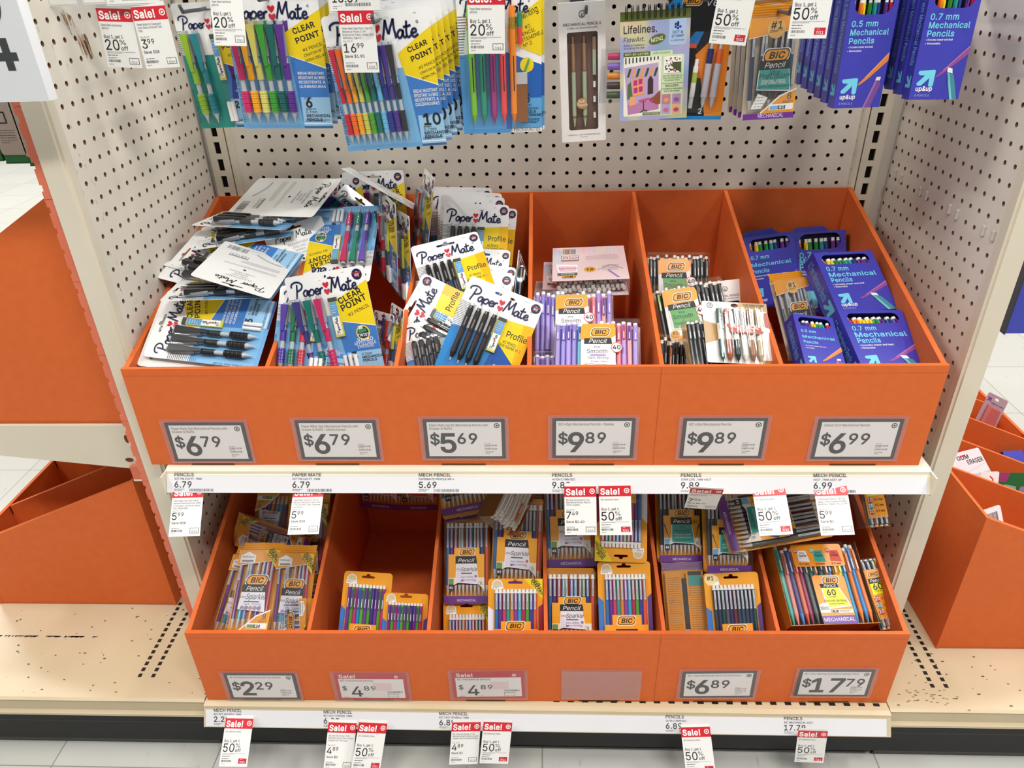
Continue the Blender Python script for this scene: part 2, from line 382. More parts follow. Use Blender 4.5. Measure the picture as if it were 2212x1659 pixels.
shelf_strip(sh, (-0.4838, -0.3755), (-0.4972, -0.3985), -0.598, 0.592, [(-0.586, 'PENCILS', '3CT PM CLR PT .7MM', '6.79'), (-0.395, 'PAPER MATE', '3CT PM CLR PT .7MM', '6.79'), (-0.193, 'MECH PENCIL', 'PAPERMATE PROFILE MP 4', '5.69'), (0.017, 'PENCILS', '40 EA 0.7MM BIC', '9.89'), (0.217, 'PENCILS', 'XTRA LIFE .7MM 40CT', '9.89'), (0.42, 'MECH PENCIL', '50CT .7MM ASST UP', '6.99')])
bs = thing('base_shelf', 'worn cream base shelf under the lower orange bin, edged by a white price strip', 'shelf')
m = M(); extrude_x(m, [(0, -0.85), (0, -0.816), (-0.570, -0.816), (-0.578, -0.818), (-0.579, -0.823), (-0.596, -0.852), (-0.592, -0.855), (-0.575, -0.83), (-0.56, -0.85)], -0.607, 0.603, DECK)
for i in range(24): m.rect(0.02 + i * 0.0254, -0.562, 0.031 + i * 0.0254, -0.556, BLACK, -0.8157)
m.obj('shelf_deck', bs)
shelf_strip(bs, (-0.580, -0.8245), (-0.5953, -0.8505), -0.603, 0.595, [(-0.588, 'MECH PENCIL', 'BIC 8CT SPARKLE .7MM', '2.29'), (-0.389, 'MECH PENCIL', 'BIC 26CT STRONG .9MM', '6.89'), (-0.182, 'MECH PENCIL', 'BIC 26CT SPARKLE .7MM', '6.89'), (0.216, 'PENCILS', '26 EA 0.5MM BIC', '6.89'), (0.42, 'PENCILS', 'BIC MECHANICAL 60CT', '17.79')])
m = M(); extrude_x(m, [(-0.56, -0.85), (-0.578, -0.852), (-0.580, -0.858), (-0.572, -0.866), (-0.572, -0.926), (-0.556, -0.93), (-0.556, -0.953), (-0.45, -0.953), (-0.45, -0.85)], -0.605, 0.601, KICK); m.obj('kick_plate', bs)

def side_deck(name, label, x0, x1, s, slots):
    t = thing(name, label, 'shelf'); m = M()
    extrude_x(m, [(1.2, -0.85), (1.2, -0.815), (-0.566, -0.815), (-0.571, -0.818), (-0.567, -0.823), (-0.567, -0.848), (-0.573, -0.852), (-0.573, -0.857), (-0.55, -0.857), (-0.55, -0.85)], x0, x1, DECK)
    for x, y in slots: m.face([(x - 0.0035, y - 0.004, -0.8147), (x + 0.0035, y - 0.004, -0.8147), (x + 0.0035, y + 0.004, -0.8147), (x - 0.0035, y + 0.004, -0.8147)], BLACK)
    r = random.Random(11 + s)
    for i in range(70):
        x = r.uniform(x0, x1); y = r.uniform(-0.565, -0.35); k = r.uniform(0.0005, 0.0018)
        m.ell(x, y, k * r.uniform(1, 2.5), k, C('#5d5044', 0.8), -0.8146, 5)
    if s < 0:
        for i in range(60): x = -1.12 + 0.24 * r.random(); k = r.uniform(0.002, 0.01); m.face([(x, -0.428, -0.8146), (x + k, -0.428 - 0.001 * r.random(), -0.8146), (x + k, -0.4295, -0.8146), (x, -0.43 - 0.003 * r.random(), -0.8146)], C('#4a4038', 0.8))
    else:
        for i in range(40): x = r.gauss(0.68, 0.03); y = r.gauss(-0.54, 0.012); m.ell(x, y, 0.003, 0.0008, C('#7d6a55', 0.8), -0.8145, 5)
    m.obj('shelf_deck', t)
    m = M(); extrude_x(m, [(-0.54, -0.857), (-0.572, -0.857), (-0.573, -0.872), (-0.566, -0.885), (-0.566, -0.935), (-0.56, -0.953), (-0.4, -0.953), (-0.4, -0.857)], x0, x1, KICK); m.obj('kick_plate', t)
sl = [(x, -0.518 + i * 0.0135) for x in (-0.7255, -0.751) for i in range(14)]
side_deck('base_shelf', 'worn cream base shelf at far left with two rows of black slots', -1.16, -0.609, -1, sl)
sr = [(x, -0.519 + i * 0.0135) for x in (0.722, 0.698) for i in range(17)]
side_deck('base_shelf', 'stained cream base shelf at far right with two rows of black slots', 0.6045, 1.15, 1, sr)

# ============================================================ orange bins
def bin_box(label, W_, D, hf, hb, divs, loc, rotz=0, hd=None, top=None):
    t = thing('cardboard_bin', label, 'bin', loc); t.rotation_euler.z = rotz; k = 0.005
    x0, x1 = -W_ / 2, W_ / 2
    m = M(); m.box(x0, x1, 0, k + 0.002, 0, hf, ORANGE)
    for i in range(6): c = x0 + W_ * (i + 0.5) / 6; m.box(c - 0.035, c + 0.035, -0.0006, 0, 0.0, 0.0025, KRAFT)
    if W_ > 1: m.box(0.197, 0.1978, -0.0003, 0, 0, hf, C('#b9521f', 0.7))
    for z in (hf - 0.012,): m.box(x0 + 0.001, x1 - 0.001, -0.0002, 0, z, z + 0.0004, C('#c65a26', 0.7))
    m.obj('front_panel', t)
    z_at = lambda y: hf + (hb - hf) * y / D
    def wall(name, x, th, notch=True, h=None):
        m = M(); ya = k + 0.003; yb = D - k; zz = z_at if not h else (lambda y: h * z_at(y))
        V = [(x - th / 2, ya, k), (x + th / 2, ya, k), (x + th / 2, yb, k), (x - th / 2, yb, k), (x - th / 2, ya, zz(ya) - 0.004), (x + th / 2, ya, zz(ya) - 0.004), (x + th / 2, yb, zz(yb)), (x - th / 2, yb, zz(yb))]
        m.hexa(V, ORANGE)
        m.box(x - th / 2 - 0.0006, x + th / 2 + 0.0006, ya - 0.0028, ya + 0.001, hf - 0.022, hf - 0.003, DARK)
        return m.obj(name, t)
    wall('side_panel', x0 + 0.004, 0.008); wall('side_panel', x1 - 0.004, 0.008)
    for d in divs: wall('divider', d, 0.0065)
    m = M(); m.box(x0, x1, D - k, D, 0, hb, ORANGE); m.obj('back_panel', t)
    m = M(); m.box(x0 + 0.001, x1 - 0.001, k, D - k, 0.0005, k - 0.0005, ORANGE); m.obj('bottom_panel', t)
    return t
UB = bin_box('large six-compartment orange cardboard bin on the upper shelf, heaped with pencil packs', 1.213, 0.455, 0.176, 0.309, [-0.409 + 0.022, -0.215 + 0.022, -0.017 + 0.022, 0.177 + 0.022, 0.349 + 0.022], (-0.022, -0.467, -0.3655))
LB = bin_box('lower six-compartment orange cardboard bin on the base shelf, below the white price strip', 1.205, 0.45, 0.172, 0.309, [-0.393, -0.19, 0.007, 0.203, 0.391], (0.0, -0.561, -0.8145), math.radians(0.6))
bin_box('orange cardboard bin at far right on the base shelf, its end facing forward', 1.4, 0.38, 0.165, 0.318, [-0.548, -0.398, -0.248, -0.098, 0.052], (1.122, 0.263, -0.8145), PI / 2)
bin_box('small orange cardboard bin at far left holding green boxes of yellow pencils', 0.29, 0.377, 0.165, 0.322, [0.025], (-1.134, -0.201, -0.8145), -PI / 2)
bin_box('orange cardboard bin at left edge on the shelf above, only its blank end showing', 0.9, 0.40, 0.165, 0.40, [-0.2, 0.0], (-1.12, 0.09, -0.3555), -PI / 2)
sb = thing('gondola_shelf', 'cream steel shelf end at left edge below an orange bin end', 'shelf')
m = M(); V = [(-1.14, -0.365, -0.40), (-0.715, -0.365, -0.452), (-0.715, -0.35, -0.452), (-1.14, -0.35, -0.40), (-1.14, -0.365, -0.357), (-0.715, -0.365, -0.357), (-0.715, -0.35, -0.357), (-1.14, -0.35, -0.357)]
m.hexa(V, CREAM); m.obj('end_bracket', sb)
m = M(); m.box(-1.14, -0.68, -0.35, 0.6, -0.385, -0.357, CREAM); m.obj('shelf_deck', sb)
for cx, cz, a, bb in ((-0.727, -0.385, 0.004, 0.0085), (-0.735, -0.43, 0.0075, 0.0045)):
    m = M(); m.face([(cx + a * math.cos(2 * PI * i / 14), -0.3655, cz + bb * math.sin(2 * PI * i / 14)) for i in range(14)], C('#6b3413', 0.8)); m.obj('bracket_hole', sb)
# coral backer strip beside the left post, with half-round bites
m = M(); xa, xb = -0.676, -0.664
zs = [-0.812 + i * 0.03 for i in range(39)]
for i, z in enumerate(zs[:-1]):
    z1 = zs[i + 1] - 0.0006 * (i % 4 == 0); m.box(xa + 0.003, xb, -0.436, -0.431, z, z1, CORAL)
    c = (z + z1) / 2; hh = 0.0045; m.box(xa, xa + 0.003, -0.436, -0.431, z, c - hh, CORAL); m.box(xa, xa + 0.003, -0.436, -0.431, c + hh, z1, CORAL)
tag(m.obj('backer_strip'), 'narrow coral strip with a bitten edge running down beside the left cream post', 'backer strip')
m = M(); m.box(-0.735, -0.712, -0.372, -0.366, -0.47, -0.44, CORAL); m.box(-0.735, -0.712, -0.3725, -0.366, -0.472, -0.469, WHITE)
tag(m.obj('cardboard_tab'), 'small torn coral cardboard tab on the left shelf end', 'tab')
for y, z in [(-.035, -.027), (-.061, -.029), (-.138, -.031), (-.162, -.032), (-.241, -.031), (-.266, -.032), (-.344, -.032), (-.37, -.031)]:
    m = M(); m.lathe((XR - 0.002, y, z - 0.009), (0, 0, 1), [(0, 0.002, 0.0012, 0.0032, C('#cfc8bd', 0.15)), (0.002, 0.010, 0.0032, 0.003, C('#cfc8bd', 0.15)), (0.010, 0.015, 0.003, 0.0034, C('#cfc8bd', 0.15)), (0.015, 0.018, 0.0034, 0.001, C('#cfc8bd', 0.15))], 10)
    tag(m.obj('hole_plug'), 'translucent plastic plug pushed into the right pegboard, one of eight in a row', 'plug', 'plastic plugs on the right pegboard')
# ============================================================ product builders
# every product is built round its own front face: x right, y up, z out of the print, origin at the middle of the face
class Art(M):
    def __init__(s, W_, H_): super().__init__(); s.W = W_; s.H = H_
    def x(s, u): return (u - 0.5) * s.W
    def y(s, v): return (v - 0.5) * s.H
    def z(s, L): return 0.00012 * L
    def P(s, pts, m, L=1): s.flat([(s.x(u), s.y(v)) for u, v in pts], m, s.z(L))
    def R(s, u0, v0, u1, v1, m, L=1): s.rect(s.x(u0), s.y(v0), s.x(u1), s.y(v1), m, s.z(L))
    def E(s, u, v, r, m, L=1, ry=None): s.ell(s.x(u), s.y(v), r * s.W, (ry or r) * s.W, m, s.z(L))
    def T(s, t, u, v, h, m=INK, L=3, **k):
        if 'fit' in k: k['fit'] *= s.W
        s.text(t, s.x(u), s.y(v), h * s.W, m, s.z(L), **k)
    def S(s, pts, wd, m, L=2, sm=6): s.stroke([(s.x(u), s.y(v)) for u, v in pts], wd * s.W, m, s.z(L), sm)
    def rr(s, u0, v0, u1, v1, r, m, L=1): s.flat(rrect(s.x(u0), s.y(v0), s.x(u1), s.y(v1), r * s.W), m, s.z(L))
    def fine(s, u0, v, u1, n, m=GREY, L=2, h=0.0007, dy=0.0018, seed=1): s.lines(s.x(u0), s.y(v), s.x(u1), n, dy, m, s.z(L), h, seed)
    def bars(s, u0, v0, u1, v1, m=INK, L=2, n=22): s.barcode(s.x(u0), s.y(v0), s.x(u1), s.y(v1), m, s.z(L), n)
def bullseye(m, x, y, r, ca, cb, z):
    m.ell(x, y, r, r, ca, z); m.ell(x, y, r * 0.68, r * 0.68, cb, z + 0.0001); m.ell(x, y, r * 0.36, r * 0.36, ca, z + 0.0002)
def heart(m, x, y, k, mat, z, tilt=0):
    P = [(0, -1), (-0.75, -0.25), (-1, 0.3), (-0.75, 0.75), (-0.35, 0.75), (0, 0.4), (0.35, 0.75), (0.75, 0.75), (1, 0.3), (0.75, -0.25)]
    c, s_ = math.cos(tilt), math.sin(tilt); m.flat([(x + (a * c - b * s_) * k, y + (a * s_ + b * c) * k) for a, b in P], mat, z)
_SC = {'P': ([[(0.0, 1.5), (0.05, 1.95), (0.6, 2.25), (1.3, 2.2), (1.75, 1.8), (1.6, 1.25), (1.0, 0.95), (0.75, 1.0)], [(0.95, 1.9), (0.75, 0.8), (0.45, -0.25)]], 1.65),
       'a': ([[(0.8, 0.75), (0.5, 0.9), (0.12, 0.5), (0.25, 0.05), (0.6, 0.2), (0.85, 0.85), (0.8, 0.3), (0.95, 0.05), (1.2, 0.2)]], 1.0),
       'p': ([[(0.1, 0.85), (-0.1, -0.9)], [(0.05, 0.4), (0.45, 0.9), (0.85, 0.65), (0.6, 0.1), (0.15, 0.12)]], 0.95),
       'e': ([[(0.1, 0.42), (0.65, 0.55), (0.6, 0.88), (0.25, 0.8), (0.08, 0.35), (0.4, 0.02), (0.9, 0.3)]], 0.85),
       'r': ([[(0.1, 0.9), (0.0, 0.0)], [(0.05, 0.45), (0.3, 0.85), (0.62, 0.85)]], 0.75),
       'M': ([[(0, 0), (0.3, 1.0), (0.62, 2.1)], [(0.62, 2.1), (0.68, 1.2), (0.8, 0.55)], [(0.8, 0.55), (1.15, 1.3), (1.6, 2.15)], [(1.6, 2.15), (1.55, 1.1), (1.65, 0.05)]], 1.75),
       't': ([[(0.4, 1.8), (0.22, 0.6), (0.35, 0.05), (0.7, 0.2)], [(-0.1, 1.15), (0.4, 1.2), (0.85, 1.3)]], 0.72)}
def script(a, word, x, y, k, wd, mat, z):
    for ch in word:
        st, adv = _SC[ch]
        for p in st: a.stroke([(x + q[0] * k, y + q[1] * k) for q in p], wd, mat, z, 4)
        x += adv * k
    return x
def pm_logo(a, u0, v0, u1, L=4, mat=NAVY):
    # 'Paper' two hearts 'Mate' in brush script
    tot = 5.2 + 1.0 + 4.35; k = (u1 - u0) * a.W / tot; x = a.x(u0); y = a.y(v0); z = a.z(L)
    x = script(a, 'Paper', x, y, k, k * 0.26, mat, z)
    heart(a, x + 0.4 * k, y + 1.25 * k, 0.52 * k, RED, z); heart(a, x + 0.42 * k, y + 0.25 * k, 0.52 * k, C('#c93040', 0.4), z)
    x = script(a, 'Mate', x + 1.0 * k, y, k, k * 0.26, mat, z)
    a.ring(x + 0.1 * k, y + 1.6 * k, 0.1 * k, 0.16 * k, mat, z, 8)
def badge(a, u, v, r, L=3):
    a.E(u, v, r, NAVY, L); a.E(u, v, r * 0.5, WHITE, L + 1)
    a.R(u - r * 0.75, v + r * 0.14 * a.W / a.H, u + r * 0.75, v + r * 0.42 * a.W / a.H, C('#c8283c'), L + 2); a.R(u - r * 0.6, v - r * 0.5 * a.W / a.H, u + r * 0.6, v - r * 0.36 * a.W / a.H, C('#c8283c'), L + 2)
    a.T('BOX', u, v + r * 0.02, r * 0.36, INK, L + 3, al='C', bold=1.3); a.T('TOPS', u, v - r * 0.32, r * 0.34, INK, L + 3, al='C', bold=1.3)
def hang_hole(u0, u1, v, W_, H_, h=0.0055):
    x0, x1 = (u0 - 0.5) * W_, (u1 - 0.5) * W_; y = (v - 0.5) * H_; c = (x0 + x1) / 2
    return [(x0 + 0.002, y), (x1 - 0.002, y), (x1, y + h * 0.4), (x1 - 0.002, y + h * 0.7), (c + 0.004, y + h * 0.75), (c + 0.0025, y + h * 1.35), (c - 0.0025, y + h * 1.35), (c - 0.004, y + h * 0.75), (x0 + 0.002, y + h * 0.7), (x0, y + h * 0.4)]
def dome(parent, u0, v0, u1, v1, W_, H_, h, name='blister', mat=None, r=0.006, ins=0.003):
    m = M(); x0, x1, y0, y1 = (u0 - .5) * W_, (u1 - .5) * W_, (v0 - .5) * H_, (v1 - .5) * H_
    A = rrect(x0, y0, x1, y1, r); B = rrect(x0 + ins * .5, y0 + ins * .5, x1 - ins * .5, y1 - ins * .5, r); D = rrect(x0 + ins, y0 + ins, x1 - ins, y1 - ins, r)
    n = len(A); q = [(i, (i + 1) % n, n + (i + 1) % n, n + i) for i in range(n)]
    m.add([(x, y, 0.0006) for x, y in A] + [(x, y, h * .75) for x, y in B], q, mat or CLEAR, True)
    m.add([(x, y, h * .75) for x, y in B] + [(x, y, h) for x, y in D], q, mat or CLEAR, True)
    N = 24; X0, X1 = x0 + ins, x1 - ins; Y0, Y1 = y0 + ins, y1 - ins; V = []
    for i in range(N + 1):
        e = .0010 * math.sin(PI * i / N) + .0004 * math.sin(i * 2.1); V += [(X0 + (X1 - X0) * i / N, Y0, h), (X0 + (X1 - X0) * i / N, Y0 + (Y1 - Y0) * .12, h + e), (X0 + (X1 - X0) * i / N, Y1 - (Y1 - Y0) * .12, h + e), (X0 + (X1 - X0) * i / N, Y1, h)]
    m.add(V, [(4 * i + j, 4 * i + 4 + j, 4 * i + 5 + j, 4 * i + 1 + j) for i in range(N) for j in range(3)], mat or CLEAR, True)
    return m.obj(name, parent)
# ---------------------------------------------------------------- pencils (sub-parts: clip, eraser, grip)
_PC = {}
def pencil(parent, style, col, L, r, x, y, z, ang=0.0, flip=False, c2=None, subs=True, name='pencil', lay=None):
    # lies along +y: tip at y = 0, eraser at y = L
    key = (style, col, round(L, 4), round(r, 5), c2)
    if key not in _PC:
        k = C(col, 0.3, 0.5, 0, 0.3); cl = C('#b9bec4', 0.2); wh = C('#f1efea', 0.6); dk = C(c2, 0.3, 0.5, 0, 0.3) if c2 else k
        parts = []; m = M(); q = lambda *s_: m.lathe((0, 0, 0), (0, 1, 0), [(a * L, b * L, c * r, d * r, mm) for a, b, c, d, mm in s_], 9)
        if style == 'clear':
            q((0, .03, .12, .2, cl), (.03, .11, .25, .85, cl), (.11, .33, .75, .75, cl), (.33, .44, .6, .6, cl), (.44, .6, .85, .85, k), (.6, .67, .6, .6, cl), (.67, .96, .95, 1, C('#90949c', 0.25)), (.96, 1, .8, .8, cl))
            g = M(); g.lathe((0, 0, 0), (0, 1, 0), [((.11 + .024 * i) * L, (.11 + .024 * (i + 1)) * L, r * (1.05 - .02 * (i % 2)), r * (.95 - .06 * (i % 2)), k) for i in range(9)], 9); parts.append(('grip', g))
            g = M(); g.hexa([(-.5 * r, .56 * L, .5 * r), (.3 * r, .56 * L, .5 * r), (.3 * r, .58 * L, 1.2 * r), (-.5 * r, .58 * L, 1.2 * r), (-1.05 * r, .97 * L, -.2 * r), (.85 * r, .97 * L, -.2 * r), (.85 * r, .97 * L, 1.25 * r), (-1.05 * r, .97 * L, 1.25 * r)], k); parts.append(('clip', g))
        elif style == 'profile':
            q((0, .06, .15, .4, cl), (.06, .15, .5, 1, k), (.15, .36, 1.05, .9, k), (.36, .9, .95, .95, C('#3a2c2c', 0.25)), (.9, .95, .8, .7, k))
            g = M(); g.lathe((0, .95 * L, 0), (0, 1, 0), [(0, .05 * L, .6 * r, .6 * r, C('#e8ecee', 0.3))], 9); parts.append(('eraser', g))
            g = M(); g.box(-.5 * r, .5 * r, .56 * L, .88 * L, .9 * r, 1.4 * r, k); g.box(-.2 * r, .2 * r, .6 * L, .75 * L, 1.4 * r, 1.42 * r, C('#6e7074')); parts.append(('clip', g))
        elif style == 'hex':
            m.lathe((0, 0, 0), (0, 1, 0), [(0, .03 * L, .15 * r, .3 * r, k), (.03 * L, .1 * L, .35 * r, r, k), (.1 * L, .82 * L, r, r, k)], 6)
            m.box(-.3 * r, .3 * r, .3 * L, .6 * L, .88 * r, .9 * r, INK)
            g = M(); g.lathe((0, .82 * L, 0), (0, 1, 0), [(i * .015 * L, (i + 1) * .015 * L, r * (1.05 - .1 * (i % 2)), r * (1.05 - .1 * (i % 2)), C('#d9b23c', 0.25, 0.5, 0.8)) for i in range(6)], 9); parts.append(('ferrule', g))
            g = M(); g.lathe((0, .91 * L, 0), (0, 1, 0), [(0, .09 * L, .9 * r, .85 * r, k)], 9); parts.append(('eraser', g))
        elif style == 'vel':
            q((0, .1, .15, .8, cl), (.1, .16, .6, .95, cl), (.16, .62, 1.1, 1.1, C('#b9b4bd', 0.35)), (.62, .82, 1, 1, k), (.82, 1, .45, .5, cl))
        elif style == 'soft':
            q((0, .1, .2, .7, k), (.1, .13, .75, .75, C('#b89050', 0.3, 0.5, 0.7)), (.13, .62, .8, .8, k), (.62, .92, .75, .75, C('#b08a68', 0.35, 0.5, 0.4)), (.92, 1, .35, .35, C('#b08a68', 0.35, 0.5, 0.4)))
            g = M(); g.box(-.3 * r, .3 * r, .64 * L, .88 * L, .8 * r, 1.2 * r, C('#b08a68', 0.35, 0.5, 0.4)); parts.append(('clip', g))
        elif style == 'dana':
            q((0, .05, .15, .3, k), (.05, .14, .4, 1, k), (.14, .42, 1, 1, k), (.42, .72, 1, 1, C('#e9e4da', 0.4)), (.72, 1, 1, .95, k))
            r_ = random.Random(hash(col) % 97)
            for i in range(14): a_ = .44 + .02 * i; m.ell(r * r_.uniform(-.5, .5), a_ * L, r * .25, r * .16, k, r * 1.0, 4)
            g = M(); g.box(-.62 * r, .62 * r, .6 * L, .99 * L, .9 * r, 1.4 * r, k); g.box(-.12 * r, .12 * r, .64 * L, .94 * L, 1.4 * r, 1.42 * r, INK); parts.append(('clip', g))
        else:       # plain barrel with white eraser and side clip
            tip = C('#c9c9c7', 0.3) if style == 'bic' else dk
            q((0, .025, .15, .25, tip), (.025, .14, .3, .95, tip), (.14, .93, 1, 1, k))
            g = M(); g.lathe((0, .93 * L, 0), (0, 1, 0), [(0, .025 * L, 1.08 * r, 1.08 * r, k if style != 'bic' else wh), (.025 * L, .07 * L, .85 * r, .8 * r, wh)], 9); parts.append(('eraser', g))
            g = M(); cm = dk if c2 else C('#c3c4cc', 0.25); g.box(-.45 * r, .45 * r, .66 * L, .92 * L, .95 * r, 1.5 * r, cm); g.box(-.15 * r, .15 * r, .68 * L, .8 * L, 1.5 * r, 1.52 * r, WHITE if c2 else GREY); parts.append(('clip', g))
        _PC[key] = (m.mesh('pencil'), [(n_, g.mesh(n_)) for n_, g in parts])
    me, parts = _PC[key]
    o = link(name, me, parent, (x, y, z), (0, lay or 0, ang + (PI if flip else 0)))
    if subs:
        for n_, g in parts: link(n_, g, o)
    return o
def lead_case(parent, x, y, z, L, wd, ang=0.0):
    o = M(); o.box(-wd / 2, wd / 2, 0, L, 0, 0.004, C('#d7d348', 0.3)); o.box(-wd / 2, wd / 2, L * .9, L * 1.0, 0, 0.0045, C('#44484c', 0.3))
    o.rect(-wd * .43, L * .5, wd * .43, L * .88, C('#5d9fd6'), 0.0042); o.rect(-wd * .43, L * .06, wd * .43, L * .52, WHITE, 0.0043)
    a = Art(1, 1); o2 = o; tot = L * .42 / 10.55
    c = M(); x_ = script(c, 'Paper', 0, 0, tot, tot * .28, NAVY, 0); heart(c, x_ + .4 * tot, tot * .6, .7 * tot, RED, 0); script(c, 'Mate', x_ + tot, 0, tot, tot * .28, NAVY, 0)
    for f, mi in zip(c.f, c.mi): o.face([(wd * .16 - c.v[i][1], L * .08 + c.v[i][0], 0.0045) for i in f], c.mats[mi])
    o.lines(-wd * .3, L * .8, wd * .3, 4, L * .06, WHITE, 0.0044, 0.0006, 2)
    return o.obj('lead_case', parent, (x, y, z), (0, 0, ang))
def refill(parent, x, y, z, L, r, ang=0.0):
    o = M(); o.lathe((0, 0, 0), (0, 1, 0), [(0, L, r, r, C('#f2f1ee', 0.6))], 10); return o.obj('eraser_refill', parent, (x, y, z), (0, 0, ang))
SKY, MID, DEEP, PALE = C('#79b4e0', .3), C('#3f7cc8', .3), C('#2458a8', .3), C('#9cc8ea', .3)
def stripes(a, v0, v1, u1=0.14, n=16):
    for i in range(n):
        v = v0 + (v1 - v0) * i / n; uu = u1 * (0.35 + 0.65 * (i / n)); a.R(0.0, v, uu, v + 0.005, C('#3d6ea8') if i < n * .4 else C('#4a4c52'), 2)
def base_card(a, holes, r=0.006, col=CARD, back=None, t=0.0006): a.slab(rrect(-a.W / 2, -a.H / 2, a.W / 2, a.H / 2, r), t, col, holes, back=back or WHITE)
def pm_card(W_, H_, cols, label, kind='three', group=None, tops=True):
    t = thing('pencil_pack', label, 'pencil pack', group=group); a = Art(W_, H_); n = len(cols); big = n >= 6
    base_card(a, [hang_hole(.36, .64, .925 if not big else .94, W_, H_)])
    ue = .5 if not big else (.60 if n == 6 else .68)
    a.P([(0, 0), (1, 0), (1, .52), (ue, .60), (0, .60)], SKY, 1); stripes(a, .54, .80)
    a.P([(ue + .08, .0), (1, .0), (1, .5), (ue + .02, .58)], MID, 2); a.R(ue + .08, 0.02, 1, .24, PALE, 3); a.P([(0, 0), (1, 0), (1, .035), (0, .035)], C('#6aa6da', .3), 2)
    a.R(ue + .08, .035, 1, .042, WHITE, 4)
    if kind == 'teal': a.P([(0, 0), (.55, 0), (.62, .6), (0, .6)], C('#2f8f86', .3), 3); a.P([(.62, .58), (1, .40), (1, .24), (.7, .4)], C('#5b1f6a', .3), 4); a.P([(.62, .24), (1, .24), (1, .40), (.68, .44)], C('#3a3f9a', .3), 4)
    a.P([(ue - .02, .70), (1, .87), (1, .46), (ue + .02, .55)], YEL, 5); a.P([(1, .46), (ue + .02, .55), (ue + .02, .545), (1, .452)], WHITE, 5)
    pm_logo(a, .07, .805, .88, 6)
    if tops: badge(a, .9, .93, .062, 3)
    a.fine(.86 if not tops else .72, .965, .92 if not tops else .78, 1, GREY, 2)
    sl = 0.30; uc = (ue + 1) / 2 + .03; fw = (1 - ue)
    a.T('CLEAR', uc - .01, .725, .066 * fw / .5, INK, 7, al='C', bold=1.2, rot=sl, fit=fw * .62); a.T('POINT', uc + .02, .662, .066 * fw / .5, INK, 7, al='C', bold=1.2, rot=sl, fit=fw * .68)
    a.T('#2 PENCIL', uc + .06, .60, .036 * fw / .5, INK, 7, al='C', rot=sl, fit=fw * .58)
    if big: a.T('CRAYON N° 2', uc + .07, .562, .034 * fw / .5, INK, 7, al='C', rot=sl, fit=fw * .6); a.T('MINA DEL #2', uc + .08, .525, .034 * fw / .5, INK, 7, al='C', rot=sl, fit=fw * .6)
    if big or kind == 'black':
        for i, s_ in enumerate(('BREAK RESISTANT', 'RÉSISTANT AU BRIS', 'RESISTENTE A', 'QUEBRADURAS')): a.T(s_, (ue + 1.06) / 2, .41 - .033 * i, .028, WHITE, 7, al='C', bold=.6, fit=fw * .72)
    else:
        a.E(.83, .405, .085, YEL, 5); a.E(.83, .405, .07, C('#1d2b4e'), 6); a.P([(.78, .40), (.88, .415), (.87, .445), (.77, .43)], C('#3d8d4a'), 7); a.P([(.79, .435), (.84, .443), (.83, .475), (.78, .468)], C('#d9d9d6'), 8)
        a.T('TWIST', .83, .372, .032, WHITE, 8, al='C', bold=.8); a.T('JUMBO', .83, .325, .042, WHITE, 6, al='C', bold=.8); a.T('REFILLABLE', .83, .295, .034, WHITE, 6, al='C'); a.T('ERASERS', .83, .267, .034, WHITE, 6, al='C')
    a.T(str(n), ue + .13, .165, .095 if not big else .10, INK, 8, bold=1.1); 
    if big: a.T('CONT.', ue + .12, .225, .022, INK, 8); a.fine(ue + .12, .15, .97, 1, INK, 8)
    for i, s_ in enumerate(('0.7mm', 'MECHANICAL', 'PENCILS')): a.T(s_, ue + (.26 if not big else .12), (.20 if not big else .12) - .03 * i, .028, INK, 8, bold=.8 * (i > 0))
    a.fine(ue + .1, .065, .97, 2, C('#41506a'), 8)
    a.T('EASY TO HOLD, EASY TO USE', .03, .05, .022, C('#1b3050'), 5, rot=PI / 2, fit=.5)
    a.obj('card', t)
    us, ue2 = (.15, .42) if n == 3 else ((.17, .33) if n == 2 else ((.10, .60) if n == 6 else (.08, .63)))
    L_ = H_ * .74; r = min(.0058, (ue2 - us) * W_ / max(n - 1, 1) * .46)
    for i, c in enumerate(cols): pencil(t, 'clear', c, L_, r, (us + (ue2 - us) * i / max(n - 1, 1) - .5) * W_ + L_ * .0, (.055 - .5) * H_, r + .001, 0.02)
    if n <= 3:
        lead_case(t, (.56 - .5) * W_, (.40 - .5) * H_, .001, H_ * .36, W_ * .10, 0.02)
        for i in range(3 if kind != 'black' and kind != 'teal' else 2): refill(t, (.55 + .065 * i - .5) * W_, (.06 - .5) * H_, .003, H_ * .16, .0031)
        dome(t, .49, .03, .69, .79, W_, H_, .0065)
    dome(t, us - .07, .03, ue2 + .07, .82, W_, H_, .0105)
    return t
